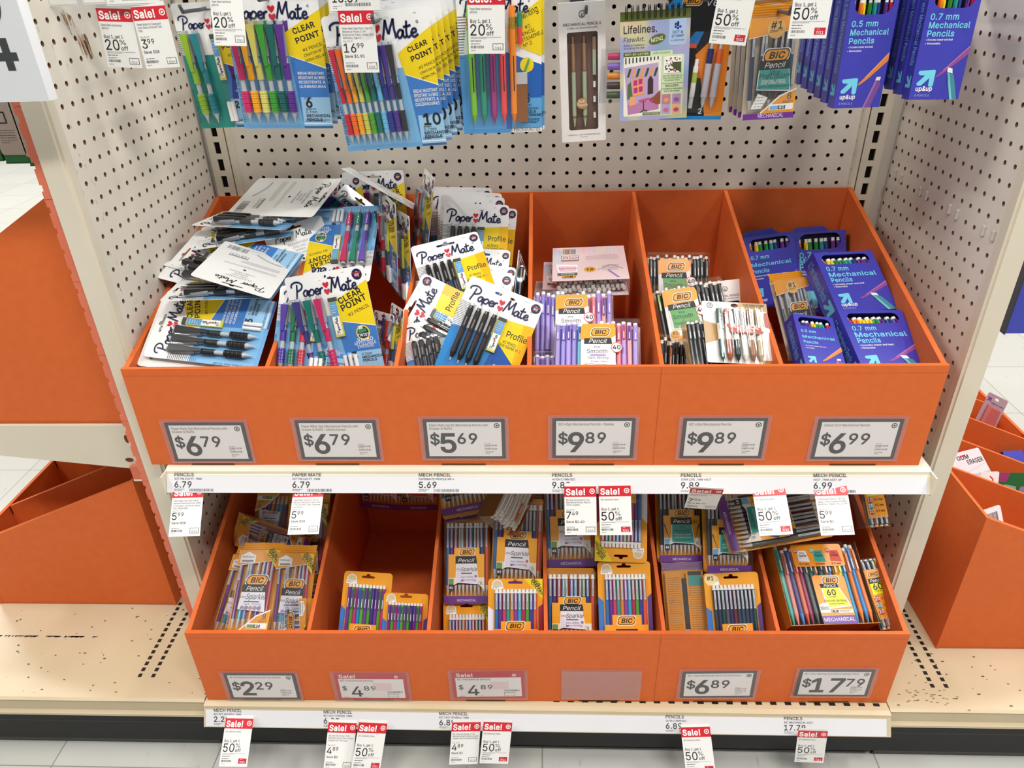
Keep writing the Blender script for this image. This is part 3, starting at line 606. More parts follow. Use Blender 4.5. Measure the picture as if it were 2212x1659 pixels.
def profile_card(W_, H_, label, group=None):
    t = thing('pencil_pack', label, 'pencil pack', group=group); a = Art(W_, H_)
    base_card(a, [hang_hole(.36, .64, .915, W_, H_)])
    stripes(a, .40, .74, .22, 20)
    a.P([(0, 0), (1, 0), (1, .40), (.62, .52), (.0, .46)], C('#2f86cc', .3), 1); a.P([(.55, 0), (1, 0), (1, .3), (.62, .52)], DEEP, 2)
    a.P([(.52, .70), (1, .735), (1, .24), (.64, .45), (.52, .50)], YEL, 5); a.P([(.86, .725), (1, .735), (1, .24), (.90, .30)], C('#f0b80c', .3), 6)
    pm_logo(a, .06, .775, .88, 6); badge(a, .92, .925, .062, 3); a.fine(.76, .955, .83, 1, GREY, 2)
    a.T('Profile', .70, .545, .078, INK, 8, bold=.3, fit=.27, rot=.02); a.T('#2 PENCIL', .69, .475, .036, INK, 8, fit=.18); a.T('PORTEMINE N° 2', .66, .435, .034, INK, 8, fit=.28)
    a.T('COMFORT', .68, .20, .04, WHITE, 8, bold=.8)
    a.obj('card', t)
    L_ = H_ * .64
    for i in range(4): pencil(t, 'profile', '#17181a', L_, .0048, (.16 + .105 * i - .5) * W_, (.10 - .5) * H_, .0055, 0.0)
    lead_case(t, (.585 - .5) * W_, (.34 - .5) * H_, .001, H_ * .37, W_ * .11)
    dome(t, .09, .06, .66, .77, W_, H_, .0125)
    return t
def back_card(W_, H_, label, group=None, bend=0.0, cols=('#17181a',) * 3, upside=False, curl=0.0):
    t = thing('pencil_pack', label, 'pencil pack', group=group); a = Art(W_, H_)
    base_card(a, [hang_hole(.36, .64, .93, W_, H_)], col=C('#eeeeec', .4), back=SKY)
    x = script(a, 'Paper', a.x(.12), a.y(.82), W_ * .062, W_ * .014, INK, a.z(2)); script(a, 'Mate', x + W_ * .05, a.y(.82), W_ * .062, W_ * .014, INK, a.z(2))
    for i, (s_, h) in enumerate((('CLEARPOINT', .04), ('LEAD AND', .032), ('ERASER', .032), ('JUMBO ERASER', .032))): a.T(s_, .5, .745 - .04 * i, h, GREY, 2, al='C')
    a.E(.5, .56, .022, INK, 2); a.fine(.1, .5, .8, 4, LGREY, 2, .0007, .0021, 4); a.fine(.1, .40, .62, 6, LGREY, 2, .0007, .0021, 5)
    a.bars(.64, .06, .92, .16, C('#55565a'), 2); a.R(.56, .24, .82, .31, C('#9a9b9e'), 1); a.R(.57, .245, .69, .285, C('#eeeeec'), 2); a.R(.70, .245, .81, .285, C('#eeeeec'), 2)
    a.ring(a.x(.63), a.y(.265), .003, .0045, GREY, a.z(3), 10); a.ring(a.x(.755), a.y(.265), .003, .0045, GREY, a.z(3), 10)
    a.S([(.12, .22), (.3, .2), (.5, .12)], .035, LGREY, 2)
    a.obj('card', t)
    L_ = H_ * .72
    for i, c in enumerate(cols): pencil(t, 'clear', c, L_, .0042, (.82 - .13 * i - .5) * W_, (.06 - .5) * H_, -.0056, 0, lay=PI)
    return t
def hand_card(W_, H_, label):
    t = thing('pencil_pack', label, 'pencil pack'); a = Art(W_, H_)
    base_card(a, [hang_hole(.36, .64, .94, W_, H_)])
    a.P([(0, 0), (1, 0), (1, .44), (.5, .62), (0, .58)], C('#4f9ad8', .3), 1); stripes(a, .56, .86, .12); a.P([(.55, .03), (1, .03), (1, .5), (.55, .6)], C('#1f5fb4', .3), 2); a.R(.62, .03, 1, .26, C('#5ba4dc', .3), 3); a.R(.6, 0, 1, .03, WHITE, 3)
    a.P([(.6, .78), (1, .95), (1, .56), (.6, .66)], YEL, 5)
    pm_logo(a, .05, .86, .85, 6)
    a.T('Handwriting', .8, .82, .075, INK, 7, al='C', rot=.42, fit=.36)
    for i, s_ in enumerate(('#2', 'PENCIL', 'PORTEMINE', 'N° 2')): a.T(s_, .84, .755 - .04 * i, .04, INK, 7, al='C', rot=.35)
    a.E(.82, .5, .085, YEL, 6); a.P([(.77, .45), (.8, .44), (.86, .53), (.84, .55)], C('#5aa52e'), 7)
    a.T('5', .78, .225, .1, INK, 7, bold=1.1)
    for i, s_ in enumerate(('1.3mm', 'mechanical', 'PENCILS', 'PORTEMINES')): a.T(s_, .74, .2 - .026 * i, .03, INK, 7, bold=.8 * (i > 1))
    a.fine(.74, .1, .97, 4, INK, 7); a.T('8 PIÈCES/UNITÉS', .6, .008, .042, INK, 7, fit=.38)
    a.obj('card', t)
    for i, c in enumerate(('#7cc22e', '#1f9478', '#a02c80', '#ea4a4e', '#f58a1c')): pencil(t, 'hex', c, H_ * .84, .0048, (.15 + .125 * i - .5) * W_, (.075 - .5) * H_, .0058, 0)
    e = M(); e.lathe((0, 0, 0), (0, 1, 0), [(0, .022, .003, .0034, C('#e8404a', .5)), (.022, .034, .0036, .0036, C('#1c8a6a', .5)), (.034, .04, .003, .003, C('#1c8a6a', .5))], 10); e.obj('pencil_top_eraser', t, ((.74 - .5) * W_, (.65 - .5) * H_, .0045))
    b = M(); wd, L_ = W_ * .16, H_ * .36; b.box(-wd / 2, wd / 2, 0, L_ * .78, 0.0, .006, C('#8a5424', .25)); b.box(-wd / 2, wd / 2, L_ * .78, L_, 0.0, .0065, C('#bdbdbd', .4)); b.obj('lead_tube', t, ((.74 - .5) * W_, (.09 - .5) * H_, .001))
    dome(t, .05, .04, .86, .88, W_, H_, .0115); return t
OG = C('#f4a018', .35, .5, 0, .2)
def bic_badge(a, u, v, wd, L=4, upside=False):
    # slanted orange pill, black outline, slanted black letters
    h = wd * .42; k = a.W; x, y = a.x(u), a.y(v)
    for g, mm, l in ((.075, WHITE, 0), (.04, BLACK, 1), (0, OG, 2)):
        g *= wd * k; P = rrect(-wd * k / 2 - g, -h * k / 2 - g, wd * k / 2 + g, h * k / 2 + g, h * k * .42); a.flat([(x + p + q * .22, y + q) for p, q in P], mm, a.z(L + l))
    a.text('BiC', x, y - h * k * .30, h * k * .60, BLACK, a.z(L + 3), al='C', bold=1.6, sh=.25, fit=wd * k * .66)
def quad_note(a, u0, v0, u1, v1, mat, L, curl=.04):
    a.P([(u0 - .02, v0 + .012), (u1 + curl, v0 - .012), (u1, v1), (u0, v1)], WHITE, L); a.P([(u0, v0 + .018), (u1 + curl * .7, v0 - .002), (u1 - .012, v1), (u0 + .012, v1)], mat, L + 1)
def label26(a, kind, u0=.10, v0=.10, u1=.90, v1=.64):
    W_ = u1 - u0; Hh = v1 - v0; f = lambda q: u0 + q * W_; g = lambda q: v0 + q * Hh
    arc = [(f(.5 + .5 * math.cos(PI * i / 12)), g(.02 + .26 * math.sin(PI * i / 12))) for i in range(13)]
    a.P([(f(1), g(0))] + [(f(1), g(.86)), (f(.86), g(.86)), (f(.86), g(1)), (f(.16), g(1)), (f(.16), g(.86)), (f(0), g(.86)), (f(0), g(0))] + arc[::-1], C('#f3a92c', .3), 40)
    a.P([(f(1), g(0))] + [(f(1), g(.36)), (f(0), g(.36)), (f(0), g(0))] + arc[::-1], C('#f1e6d8', .3), 41)
    bic_badge(a, f(.52), g(.91), .38 * W_, 42)
    a.P([(f(.2), g(.66)), (f(.8), g(.66)), (f(.77), g(.82)), (f(.2), g(.82))], BLACK, 43); a.T('Pencil', f(.49), g(.69), .085 * W_ * 1.1, WHITE, 44, al='C', sh=.35, fit=.44 * W_)
    mat, ink = {'sparkle': (C('#e9e4ee'), INK), 'precision': (C('#2fa49c'), C('#0d4a4a')), 'strong': (C('#e0503a'), INK)}[kind]
    quad_note(a, f(.22), g(.24), f(.78), g(.66), mat, 43, .06)
    if kind == 'sparkle':
        a.T('Xtra', f(.22), g(.52), .05 * W_, INK, 46, sh=.3, fit=.12 * W_); a.T('Sparkle', f(.35), g(.5), .10 * W_, INK, 46, sh=.2, fit=.44 * W_)
        a.R(f(.36), g(.44), f(.66), g(.465), C('#33635c'), 46)
        r_ = random.Random(4)
        for i in range(9): a.E(f(.3 + .5 * r_.random()), g(.29 + .12 * r_.random()), .03 * W_ * r_.uniform(.6, 1.3), C(('#c9a8d8', '#8f8cc8', '#f0b8a0', '#d8e0f4')[i % 4]), 45)
        a.T('Dark. Writing', f(.52), g(.36), .04 * W_, C('#6a5a94'), 47, al='C'); a.T('Erases Cleanly', f(.52), g(.30), .035 * W_, C('#6a5a94'), 47, al='C')
    elif kind == 'precision':
        a.T('Xtra', f(.5), g(.57), .06 * W_, ink, 46, al='C', sh=.3); a.T('Precision', f(.5), g(.49), .075 * W_, ink, 46, al='C', sh=.3)
        for i, s_ in enumerate(('Precise, sharp', 'and clean lines', 'Supports neat penmanship')): a.T(s_, f(.52), g(.42 - .06 * i), .038 * W_, WHITE if i < 2 else ink, 46, al='C', fit=.46 * W_)
        for s_ in (-1, 1): a.P([(f(.5 + s_ * .33), g(.28)), (f(.5 + s_ * .47), g(.68)), (f(.5 + s_ * .5), g(.66))][::s_], C('#3b4a78'), 46)
        a.E(f(.87), g(.72), .075 * W_, C('#d9a13a'), 45); a.T('#1', f(.87), g(.70), .06 * W_, INK, 46, al='C', bold=.8)
    else:
        a.T('Xtra', f(.3), g(.47), .05 * W_, INK, 46); a.T('STRONG', f(.5), g(.36), .1 * W_, INK, 46, al='C', bold=1, fit=.5 * W_)
    a.R(f(.01), g(.22), f(.15), g(.34), C('#6f9a4a') if kind != 'precision' else C('#6fb4e4'), 43); a.R(f(.01), g(.09), f(.15), g(.22), INK, 43); a.T('#2', f(.08), g(.13), .055 * W_, WHITE, 45, al='C', bold=1)
    a.T('26', f(.87), g(.22), .085 * W_, INK, 43, al='C'); a.fine(f(.8), g(.2), f(.96), 2, GREY, 43)
BC = ['#2d6fb4', '#6a2f86', '#c83a6a', '#27988a', '#d97a2a', '#8a3fa0', '#2fa0c0', '#b02848', '#4f9a3a', '#3a3f98', '#d85a3a', '#5f7fc0']
DKC = ['#3a3f44', '#28385c', '#234a42', '#53565c', '#2c2f6a', '#6a2a34', '#3c4048', '#244a6a']
STC = ['#7a2f94', '#4f9a2a', '#c82a70', '#1f88c4', '#5fa82e', '#6a3f9a', '#4f9a2a', '#3a2f8a']
def pack26(W_, H_, label, kind, group=None, flip=False, n=11, cols=None, subs=True, show_band=True):
    t = thing('pencil_pack', label, 'pencil pack', group=group); a = Art(W_, H_)
    a.slab(rrect(-W_ / 2, -H_ / 2, W_ / 2, H_ / 2, .004), .0006, C('#ef9f24', .35), z=-.016, back=C('#eee7dc', .4))
    a.P([(0, 0), (1, 0), (1, .085), (0, .085)], C('#6a2f8c', .3), 1); a.T('MECHANICAL', .5, .025, .05, C('#e9dcf2'), 3, al='C', fit=.42)
    label26(a, kind); a.obj('card', t)
    cols = cols or BC
    for i in range(n): pencil(t, 'bic', cols[i % len(cols)], H_ * .84, W_ * .04, (.07 + .86 * i / (n - 1) - .5) * W_, (.09 - .5) * H_, -W_ * .045, random.Random(i + n).uniform(-.015, .015), subs=subs)
    m = M(); m.box(-W_ / 2, W_ / 2, -H_ / 2, H_ * .47, -.015, .0066, CLEAR); m.obj('clear_tray', t)
    return t
def hanging26(W_, H_, label, kind, cols, bright=True, group=None):
    # carded pack: orange card with hang hole, clear tray of pencils, label at the bottom
    t = thing('pencil_pack', label, 'pencil pack', group=group); a = Art(W_, H_)
    base_card(a, [hang_hole(.36, .64, .92, W_, H_)], col=C('#f2a324', .3))
    if kind == 'new': a.P([(.66, 1), (1, 1), (1, .68)], YEL, 2); [a.T(s_, .88, .925 - .045 * i, .05, INK, 4, al='C', bold=1, rot=-.8) for i, s_ in enumerate(('NEW', 'BARREL', 'COLORS'))]
    a.E(.17, .9, .10, WHITE, 2); a.E(.17, .9, .085, C('#d8c49a'), 3); a.R(.06, .84, .28, .885, WHITE, 4)
    if kind == 'precise': a.E(.12, .92, .11, C('#f6dca0'), 5); a.T('#1', .12, .905, .07, INK, 6, al='C', bold=.8)
    else: a.fine(.08, .87, .27, 2, INK, 5)
    a.P([(0, 0), (.1, 0), (.1, .5), (0, .56)], MID if kind != 'new' else C('#e8e4ee'), 2); a.P([(.92, 0), (1, 0), (1, .6), (.92, .55)], C('#9a2040') if kind == 'new' else C('#5a3a8c'), 2)
    a.obj('card', t)
    n = 11
    for i in range(n): pencil(t, 'bic' if kind != 'strong' else 'upup', cols[i % len(cols)], H_ * .92, W_ * .036, (.16 + .70 * i / (n - 1) - .5) * W_, (-.08 - .5) * H_, W_ * .045, 0, c2='#5a3a8c' if kind == 'strong' else None)
    b = Art(W_, H_); bic_badge(b, .5, .27, .30, 1); b.P([(.3, .02), (.72, .02), (.70, .17), (.3, .17)], BLACK, 3); b.T('Pencil', .5, .055, .075, WHITE, 5, al='C', sh=.35)
    b.slab([(b.x(u), b.y(v)) for u, v in ((.1, -.05), (.9, -.05), (.9, .22), (.78, .22), (.78, .34), (.24, .34), (.24, .22), (.1, .22))], .0004, C('#f0a22c', .3))
    if kind == 'strong': b.P([(.28, -.05), (.74, -.05), (.72, .03), (.3, .03)], C('#e0503a'), 4); b.T('STRONG', .5, -.03, .07, INK, 6, al='C', bold=1)
    b.obj('front_label', t, (0, 0, .0095))
    dome(t, .08, -.05, .95, .82, W_, H_, .0092); return t
def bag8(W_, H_, label, kind='sparkle', cols=None, group=None, back=False, subs=True):
    t = thing('pencil_bag', label, 'pencil bag', group=group); a = Art(W_, H_); cols = cols or BC
    O2 = C('#e99a1c', .28, .5, 0, .4)
    prof = [(-.5, -.5), (.5, -.5), (.49, -.44), (.5, .40), (.47, .44), (.5, .5), (.25, .493), (0, .5), (-.25, .493), (-.5, .5), (-.47, .44), (-.5, .40), (-.49, -.44)]
    a.slab([(x * W_, y * H_) for x, y in prof], .0006, O2 if kind != 'precision' or back else C('#d9cbb4', .3), [[(.004 * math.cos(2 * PI * i / 10), H_ * .455 + .004 * math.sin(2 * PI * i / 10)) for i in range(10)]], z=-.006)
    m2 = Art(W_, H_)
    hd = C('#e59518', .25, .5, 0, .4) if not back else C('#8d7398', .15, .5, 0, .3)
    for i in range(9): v = .90 + .0105 * i; m2.face([(-W_ * .49, m2.y(v), -.005), (W_ * .49, m2.y(v), -.005), (W_ * .49, m2.y(v + .0105), -.005 + .0007 * (i % 2)), (-W_ * .49, m2.y(v + .0105), -.005 + .0007 * (i % 2))], hd)
    m2.obj('header', t)
    if back:
        for u0, u1 in ((.06, .44), (.56, .96)):
            a.R(u0, .04, u1, .88, O2, 40); a.fine(u0 + .04, .8, u1 - .03, 26, C('#8a5a14'), 42, .0008, .0038, 3)
        a.P([(.6, .70), (.94, .70), (.9, .86), (.62, .86)], C('#2f9c94'), 43); a.R(.6, .83, .92, .88, BLACK, 44)
        a.obj('pouch', t)
        for i in range(3): pencil(t, 'bic', '#2a2c30', H_ * .8, .0035, (.46 + .04 * i - .5) * W_, (.05 - .5) * H_, 0, 0, subs=False)
    else:
        a.obj('pouch', t)
        n = 7
        for i in range(n): pencil(t, 'bic', cols[(i * 5 + 1) % len(cols)], H_ * .76, W_ * .045, (.13 + .74 * i / (n - 1) - .5) * W_, (.07 - .5) * H_, -.001, random.Random(i).uniform(-.03, .03), subs=subs)
        b = Art(W_, H_)
        b.P([(0, .90), (1, .90), (1, .80), (0, .73)], O2, 0); b.P([(0, .725), (1, .795), (1, .80), (0, .73)], WHITE, 1)
        if kind == 'sparkle':
            b.P([(.62, .9), (.98, .9), (.98, .68)], YEL, 2); [b.T(s_, .84, .855 - .035 * i, .075, INK, 4, al='C', bold=1, rot=-.75) for i, s_ in enumerate(('NEW', 'BARREL', 'COLORS'))]
            b.P([(.06, .76), (.42, .76), (.42, .84), (.24, .88), (.06, .84)], WHITE, 2); b.P([(.1, .77), (.38, .77), (.38, .79), (.1, .79)], GREY, 3); b.T('TRUSTED QUALITY', .24, .815, .04, INK, 3, al='C', bold=.6, fit=.3)
        else: b.E(.5, .80, .17, C('#e9b45a'), 2); b.T('#1', .5, .80, .13, INK, 3, al='C', bold=.6); b.fine(.38, .785, .62, 2, INK, 3)
        bic_badge(b, .55, .575, .44, 3)
        b.P([(.24, .45), (.82, .45), (.80, .53), (.24, .53)], BLACK, 4); b.T('Pencil', .53, .465, .10, WHITE, 5, al='C', sh=.35)
        if kind == 'sparkle':
            quad_note(b, .24, .26, .8, .45, C('#e6e4f0'), 4, .06); b.T('Xtra', .2, .385, .06, INK, 6, sh=.3); b.T('Sparkle', .36, .375, .12, INK, 6, sh=.2, fit=.46); b.T('Dark. Writing', .55, .315, .05, C('#6a5a94'), 6, al='C'); b.R(.34, .345, .7, .358, C('#33635c'), 6)
            for i in range(5): b.E(.32 + .1 * i, .285, .05, C(('#c9a8d8', '#8f8cc8', '#f0b8a0', '#d8b0d0', '#8f8cc8')[i]), 5)
        else:
            quad_note(b, .24, .26, .82, .45, C('#2fa49c'), 4, .06); b.T('Xtra', .53, .405, .08, INK, 6, al='C', sh=.3); b.T('Precision', .53, .37, .10, INK, 6, al='C', sh=.3); b.T('Precise, sharp', .54, .34, .05, WHITE, 6, al='C'); b.T('and clean lines', .54, .32, .05, WHITE, 6, al='C'); b.T('Supports neat penmanship', .54, .29, .045, INK, 6, al='C')
        b.P([(.35, .055), (1, .055), (1, .26), (.7, .2)], O2, 2); b.P([(.35, .055), (.7, .2), (1, .26), (1, .275), (.68, .212), (.32, .055)], WHITE, 3)
        b.T('8', .88, .175, .12, INK, 4, al='C'); b.fine(.76, .155, .96, 2, INK, 4); b.R(.5, .08, .97, .135, WHITE, 4); b.R(.52, .085, .68, .12, C('#6f9a4a') if kind == 'sparkle' else C('#6fb4e4'), 5); b.R(.68, .085, .82, .12, INK, 5); b.T('#2', .75, .092, .06, WHITE, 6, al='C', bold=.8)
        if kind == 'precision': b.P([(.14, .1), (.34, .1), (.46, .2), (.26, .24)], WHITE, 2); b.fine(.2, .2, .38, 5, GREY, 3, .0008, .004)
        b.R(0, .0, 1, .055, C('#6a2f8c', .3), 4); b.T('MECHANICAL', .55, .015, .075, C('#e9dcf2'), 5, al='C', fit=.5)
        b.obj('front_print', t, (0, 0, .0046))
    m = M(); prs = [(-.5, -.44), (.5, -.44), (.5, .42), (-.5, .42)]
    A = [(x * W_, y * H_, -.0055) for x, y in prs]; B = [(x * W_ * .93, y * H_ * .96, .0066) for x, y in prs]
    m.add(A + B, [(0, 1, 5, 4), (1, 2, 6, 5), (2, 3, 7, 6), (3, 0, 4, 7), (4, 5, 6, 7)], FILM)
    r_ = random.Random(9)
    for i in range(5): x = r_.uniform(-.4, .35) * W_; y = r_.uniform(-.4, .35) * H_; m.add([(x, y, .0068), (x + .006, y + .002, .0085), (x + .012, y + .012, .0068)], [(0, 1, 2)], FILM)
    m.obj('film', t)
    c = M()
    for i in range(6): v = -.5 + .01 * i; c.face([(-W_ * .5, v * H_, -.0052), (W_ * .5, v * H_, -.0052), (W_ * .5, (v + .01) * H_, -.0045 + .001 * (i % 2)), (-W_ * .5, (v + .01) * H_, -.0045 + .001 * (i % 2))], FILM)
    c.obj('crimped_seam', t); return t
PASTEL = ['#9a8bd0', '#8f84d6', '#a796dc', '#8c80cc', '#6cc0dc', '#5fb4d4', '#8fd6c8', '#7ccfc4', '#98dccc', '#86d2c0', '#e88f98', '#e57f8c', '#b08cd4', '#ea9aa0', '#a98fd8']
def box40(W_, H_, label, cols, style='pastel', tip=None, lab=(.34, .66), group=None, D=.028, n=15, ends=False, subs=True, withlabel=True, deep=True):
    t = thing('pencil_carton', label, 'pencil carton', group=group)
    r_ = random.Random(int(W_ * 1e5)); r = W_ / n * .46
    dk = ['#5a2f94', '#5a2f94', '#c03a50', '#5a2f94'] if style == 'pastel' else ['#3a7fd0', '#7ac02a', '#d0452a', '#e07030']
    for i in range(n):
        k = r_.random(); L_ = H_ * (.965 if not deep else r_.uniform(.90, .97))
        pencil(t, 'upup', cols[i % len(cols)], L_, r, (.5 / n + i / n - .5) * W_ * .96, -H_ / 2 + .001, -.001 - r * (1.1 + .5 * (i % 3 == 1)), r_.uniform(-.012, .012), c2=dk[int(k * 40) % 4] if k < (.45 if style == 'pastel' else .2) else cols[i % len(cols)], subs=subs)
    for i in range(n - 1):    # second layer: only its ends show
        pencil(t, 'upup', cols[(i + 1) % len(cols)], H_ * r_.uniform(.9, .96), r, (1 / n + i / n - .5) * W_ * .96, -H_ / 2 + .001, -.001 - r * 3.4, 0, c2=cols[(i + 1) % len(cols)], subs=subs and ends)
        if ends: pencil(t, 'upup', cols[(i + 2) % len(cols)], H_ * r_.uniform(.9, .96), r, (.7 / n + i / n - .5) * W_ * .96, -H_ / 2 + .001, -.001 - r * 5.2, 0, c2=cols[(i + 2) % len(cols)])
    m = M(); m.box(-W_ / 2, W_ / 2, -H_ / 2, H_ / 2, -D, 0.0008, CLEAR); m.obj('clear_box', t)
    m = M(); m.box(-W_ / 2 + .0005, W_ / 2 - .0005, -H_ / 2, H_ / 2 - .003, -D - .0004, -D + .0004, C('#e9d9dc' if style == 'pastel' else '#caa36a', .4)); m.obj('back_panel', t)
    if style == 'sixty':
        o = C('#e0851f', .35); m = M(); m.box(-W_ / 2 - .0008, -W_ / 2, -H_ / 2, H_ / 2, -D, .001, C('#b5651d', .4)); m.box(-W_ / 2 - .0008, W_ / 2 + .0008, -H_ / 2 - .0008, -H_ / 2, -D, .001, o); m.box(W_ / 2, W_ / 2 + .0008, -H_ / 2, H_ / 2, -D, -.002, C('#8a5a2a', .4)); m.obj('carton_tray', t)
    if withlabel:
        a = Art(W_, H_); u0, u1 = lab; w2 = u1 - u0; f = lambda q: u0 + q * w2; vt, vb = (.78, .0)
        if style == 'sixty':
            vt = .58; a.slab(rrect(a.x(u0), a.y(vb), a.x(u1), a.y(vt), .006), .0004, C('#f2971c', .3))
            bic_badge(a, f(.55), .515, .17, 2); a.P([(f(.2), .425), (f(.74), .425), (f(.72), .475), (f(.18), .475)], BLACK, 3); a.T('Pencil', f(.47), .433, .036, WHITE, 5, al='C', sh=.35)
            a.P([(f(.22), .17), (f(.98), .2), (f(.76), .425), (f(.2), .425)], WHITE, 3); a.P([(f(.25), .19), (f(.92), .215), (f(.73), .425), (f(.23), .425)], C('#e4ea1c', .3), 4)
            a.T('60', f(.47), .335, .062, INK, 6, al='C', bold=1); a.T('COUNT', f(.47), .305, .018, INK, 6, al='C'); a.T('Smooth Writing', f(.53), .255, .026, INK, 6, al='C'); a.T('Erases Cleanly', f(.56), .225, .018, INK, 6, al='C')
            a.P([(f(.0), .13), (f(.3), .13), (f(.3), .22), (f(.15), .25), (f(.0), .22)], WHITE, 5); a.T('TRUSTED QUALITY', f(.15), .185, .016, INK, 7, al='C', bold=.8, fit=w2 * .28); a.T('AMAZING VALUE', f(.15), .165, .016, INK, 7, al='C', bold=.8, fit=w2 * .26)
            a.R(f(.36), .125, f(.98), .165, WHITE, 5); a.R(f(.37), .13, f(.53), .16, INK, 6); a.T('#2', f(.45), .137, .02, WHITE, 7, al='C', bold=.8); a.fine(f(.56), .15, f(.95), 2, INK, 7)
            a.R(u0, 0, u1, .095, C('#6a3f98', .3), 5); a.T('MECHANICAL', f(.5), .03, .038, WHITE, 7, al='C')
            a.slab(rrect(a.x(.20), a.y(.69), a.x(.80), a.y(.97), .004), .0004, C('#f2971c', .3))
            for i, (c_, s_, mm, d) in enumerate((('#b03a30', 'Sparkle', '#eeeaf0', '0.7 mm'), ('#2fa49c', 'Precision', '#2fa49c', '0.5 mm'), ('#c83a28', 'STRONG', '#e0482f', '0.9 mm'))):
                u = .23 + .19 * i; a.P([(u + .03, .755), (u + .16, .745), (u + .14, .89), (u + .035, .89)], C(mm), 3); a.E(u + .02, .89, .028, C(c_), 4); a.T('20', u + .02, .878, .028, WHITE, 6, al='C', bold=.5); a.T('Xtra', u + .085, .85, .022, INK, 6, al='C'); a.T(s_, u + .09, .81, .03, INK, 6, al='C', bold=.6, fit=.09); a.T(d, u + .085, .71, .022, INK, 6, al='C', bold=.6)
        else:
            vt = .90; A_ = W_ / H_; g = lambda q: vt - q * w2 * A_      # q: label widths below the label top
            a.slab([(a.x(p), a.y(q)) for p, q in ((u0, vb), (u1, vb), (u1, g(.12)), (f(.93), vt), (f(.07), vt), (u0, g(.1)))], .0004, C('#e9e4e2', .35))
            a.P([(u0, g(.52)), (f(.1), g(.50)), (f(.9), g(.42)), (u1, g(.36)), (u1, g(.12)), (f(.93), vt), (f(.07), vt), (u0, g(.1))], OG, 1)
            bic_badge(a, f(.56), g(.26), .48 * w2, 3); a.P([(f(.10), g(.64)), (f(.90), g(.64)), (f(.87), g(.44)), (f(.10), g(.46))], BLACK, 7); a.T('Pencil', f(.48), g(.60), .125 * w2, WHITE, 8, al='C', sh=.35, fit=.5 * w2)
            gm = C('#3f9a3a', .35) if style == 'green' else C('#f0eef4', .35)
            a.P([(f(.12), g(1.22)), (f(1.02), g(1.28)), (f(.90), g(.64)), (f(.10), g(.64))], WHITE, 7); a.P([(f(.16), g(1.19)), (f(.97), g(1.245)), (f(.865), g(.64)), (f(.13), g(.64))], gm, 8)
            if style == 'pastel': [a.E(f(.22 + .6 * q / 5), g(.75 + .4 * ((q * 7) % 5) / 5), .06 * w2, C(('#f6d8e4', '#d4e8f0', '#dcd4f0')[q % 3]), 9) for q in range(6)]
            a.T('Xtra', f(.45), g(.76), .07 * w2, INK, 10, al='C'); a.T('Smooth', f(.47), g(.92), .13 * w2, INK, 10, al='C', fit=w2 * .58)
            if style == 'pastel': a.rr(f(.28), g(1.0), f(.72), g(.95), .01 * w2, C('#b07fc0'), 10)
            a.T('Dark. Writing', f(.5), g(1.09), .07 * w2, INK, 10, al='C', fit=w2 * .58); a.T('Erases Cleanly', f(.54), g(1.19), .05 * w2, WHITE if style == 'green' else C('#6a5a94'), 10, al='C')
            a.E(u1 + .01, g(.74), .16 * w2, C('#d8483a'), 11); a.E(u1 + .01, g(.74), .14 * w2, C('#f4ece8'), 12); a.T('40', u1 + .01, g(.80), .13 * w2, INK, 13, al='C', bold=1.3)
            a.P([(u0, vb), (u1, vb), (u1, g(1.32)), (f(.5), g(1.40)), (u0, g(1.45))], OG, 4); a.E(f(.16), g(1.36), .13 * w2, C('#e0a83c'), 11, .11 * w2); a.T('#1', f(.16), g(1.38), .09 * w2, INK, 12, al='C', bold=.8)
            a.R(f(.35), g(1.62), f(.98), g(1.52), WHITE, 6); a.R(f(.4), g(1.74), f(.66), g(1.62), C('#4f9a3a'), 7); a.R(f(.66), g(1.74), f(.94), g(1.62), INK, 7); a.T('#2', f(.8), g(1.72), .08 * w2, WHITE, 8, al='C')
        a.obj('front_label', t, (0, 0, .0014))
    return t
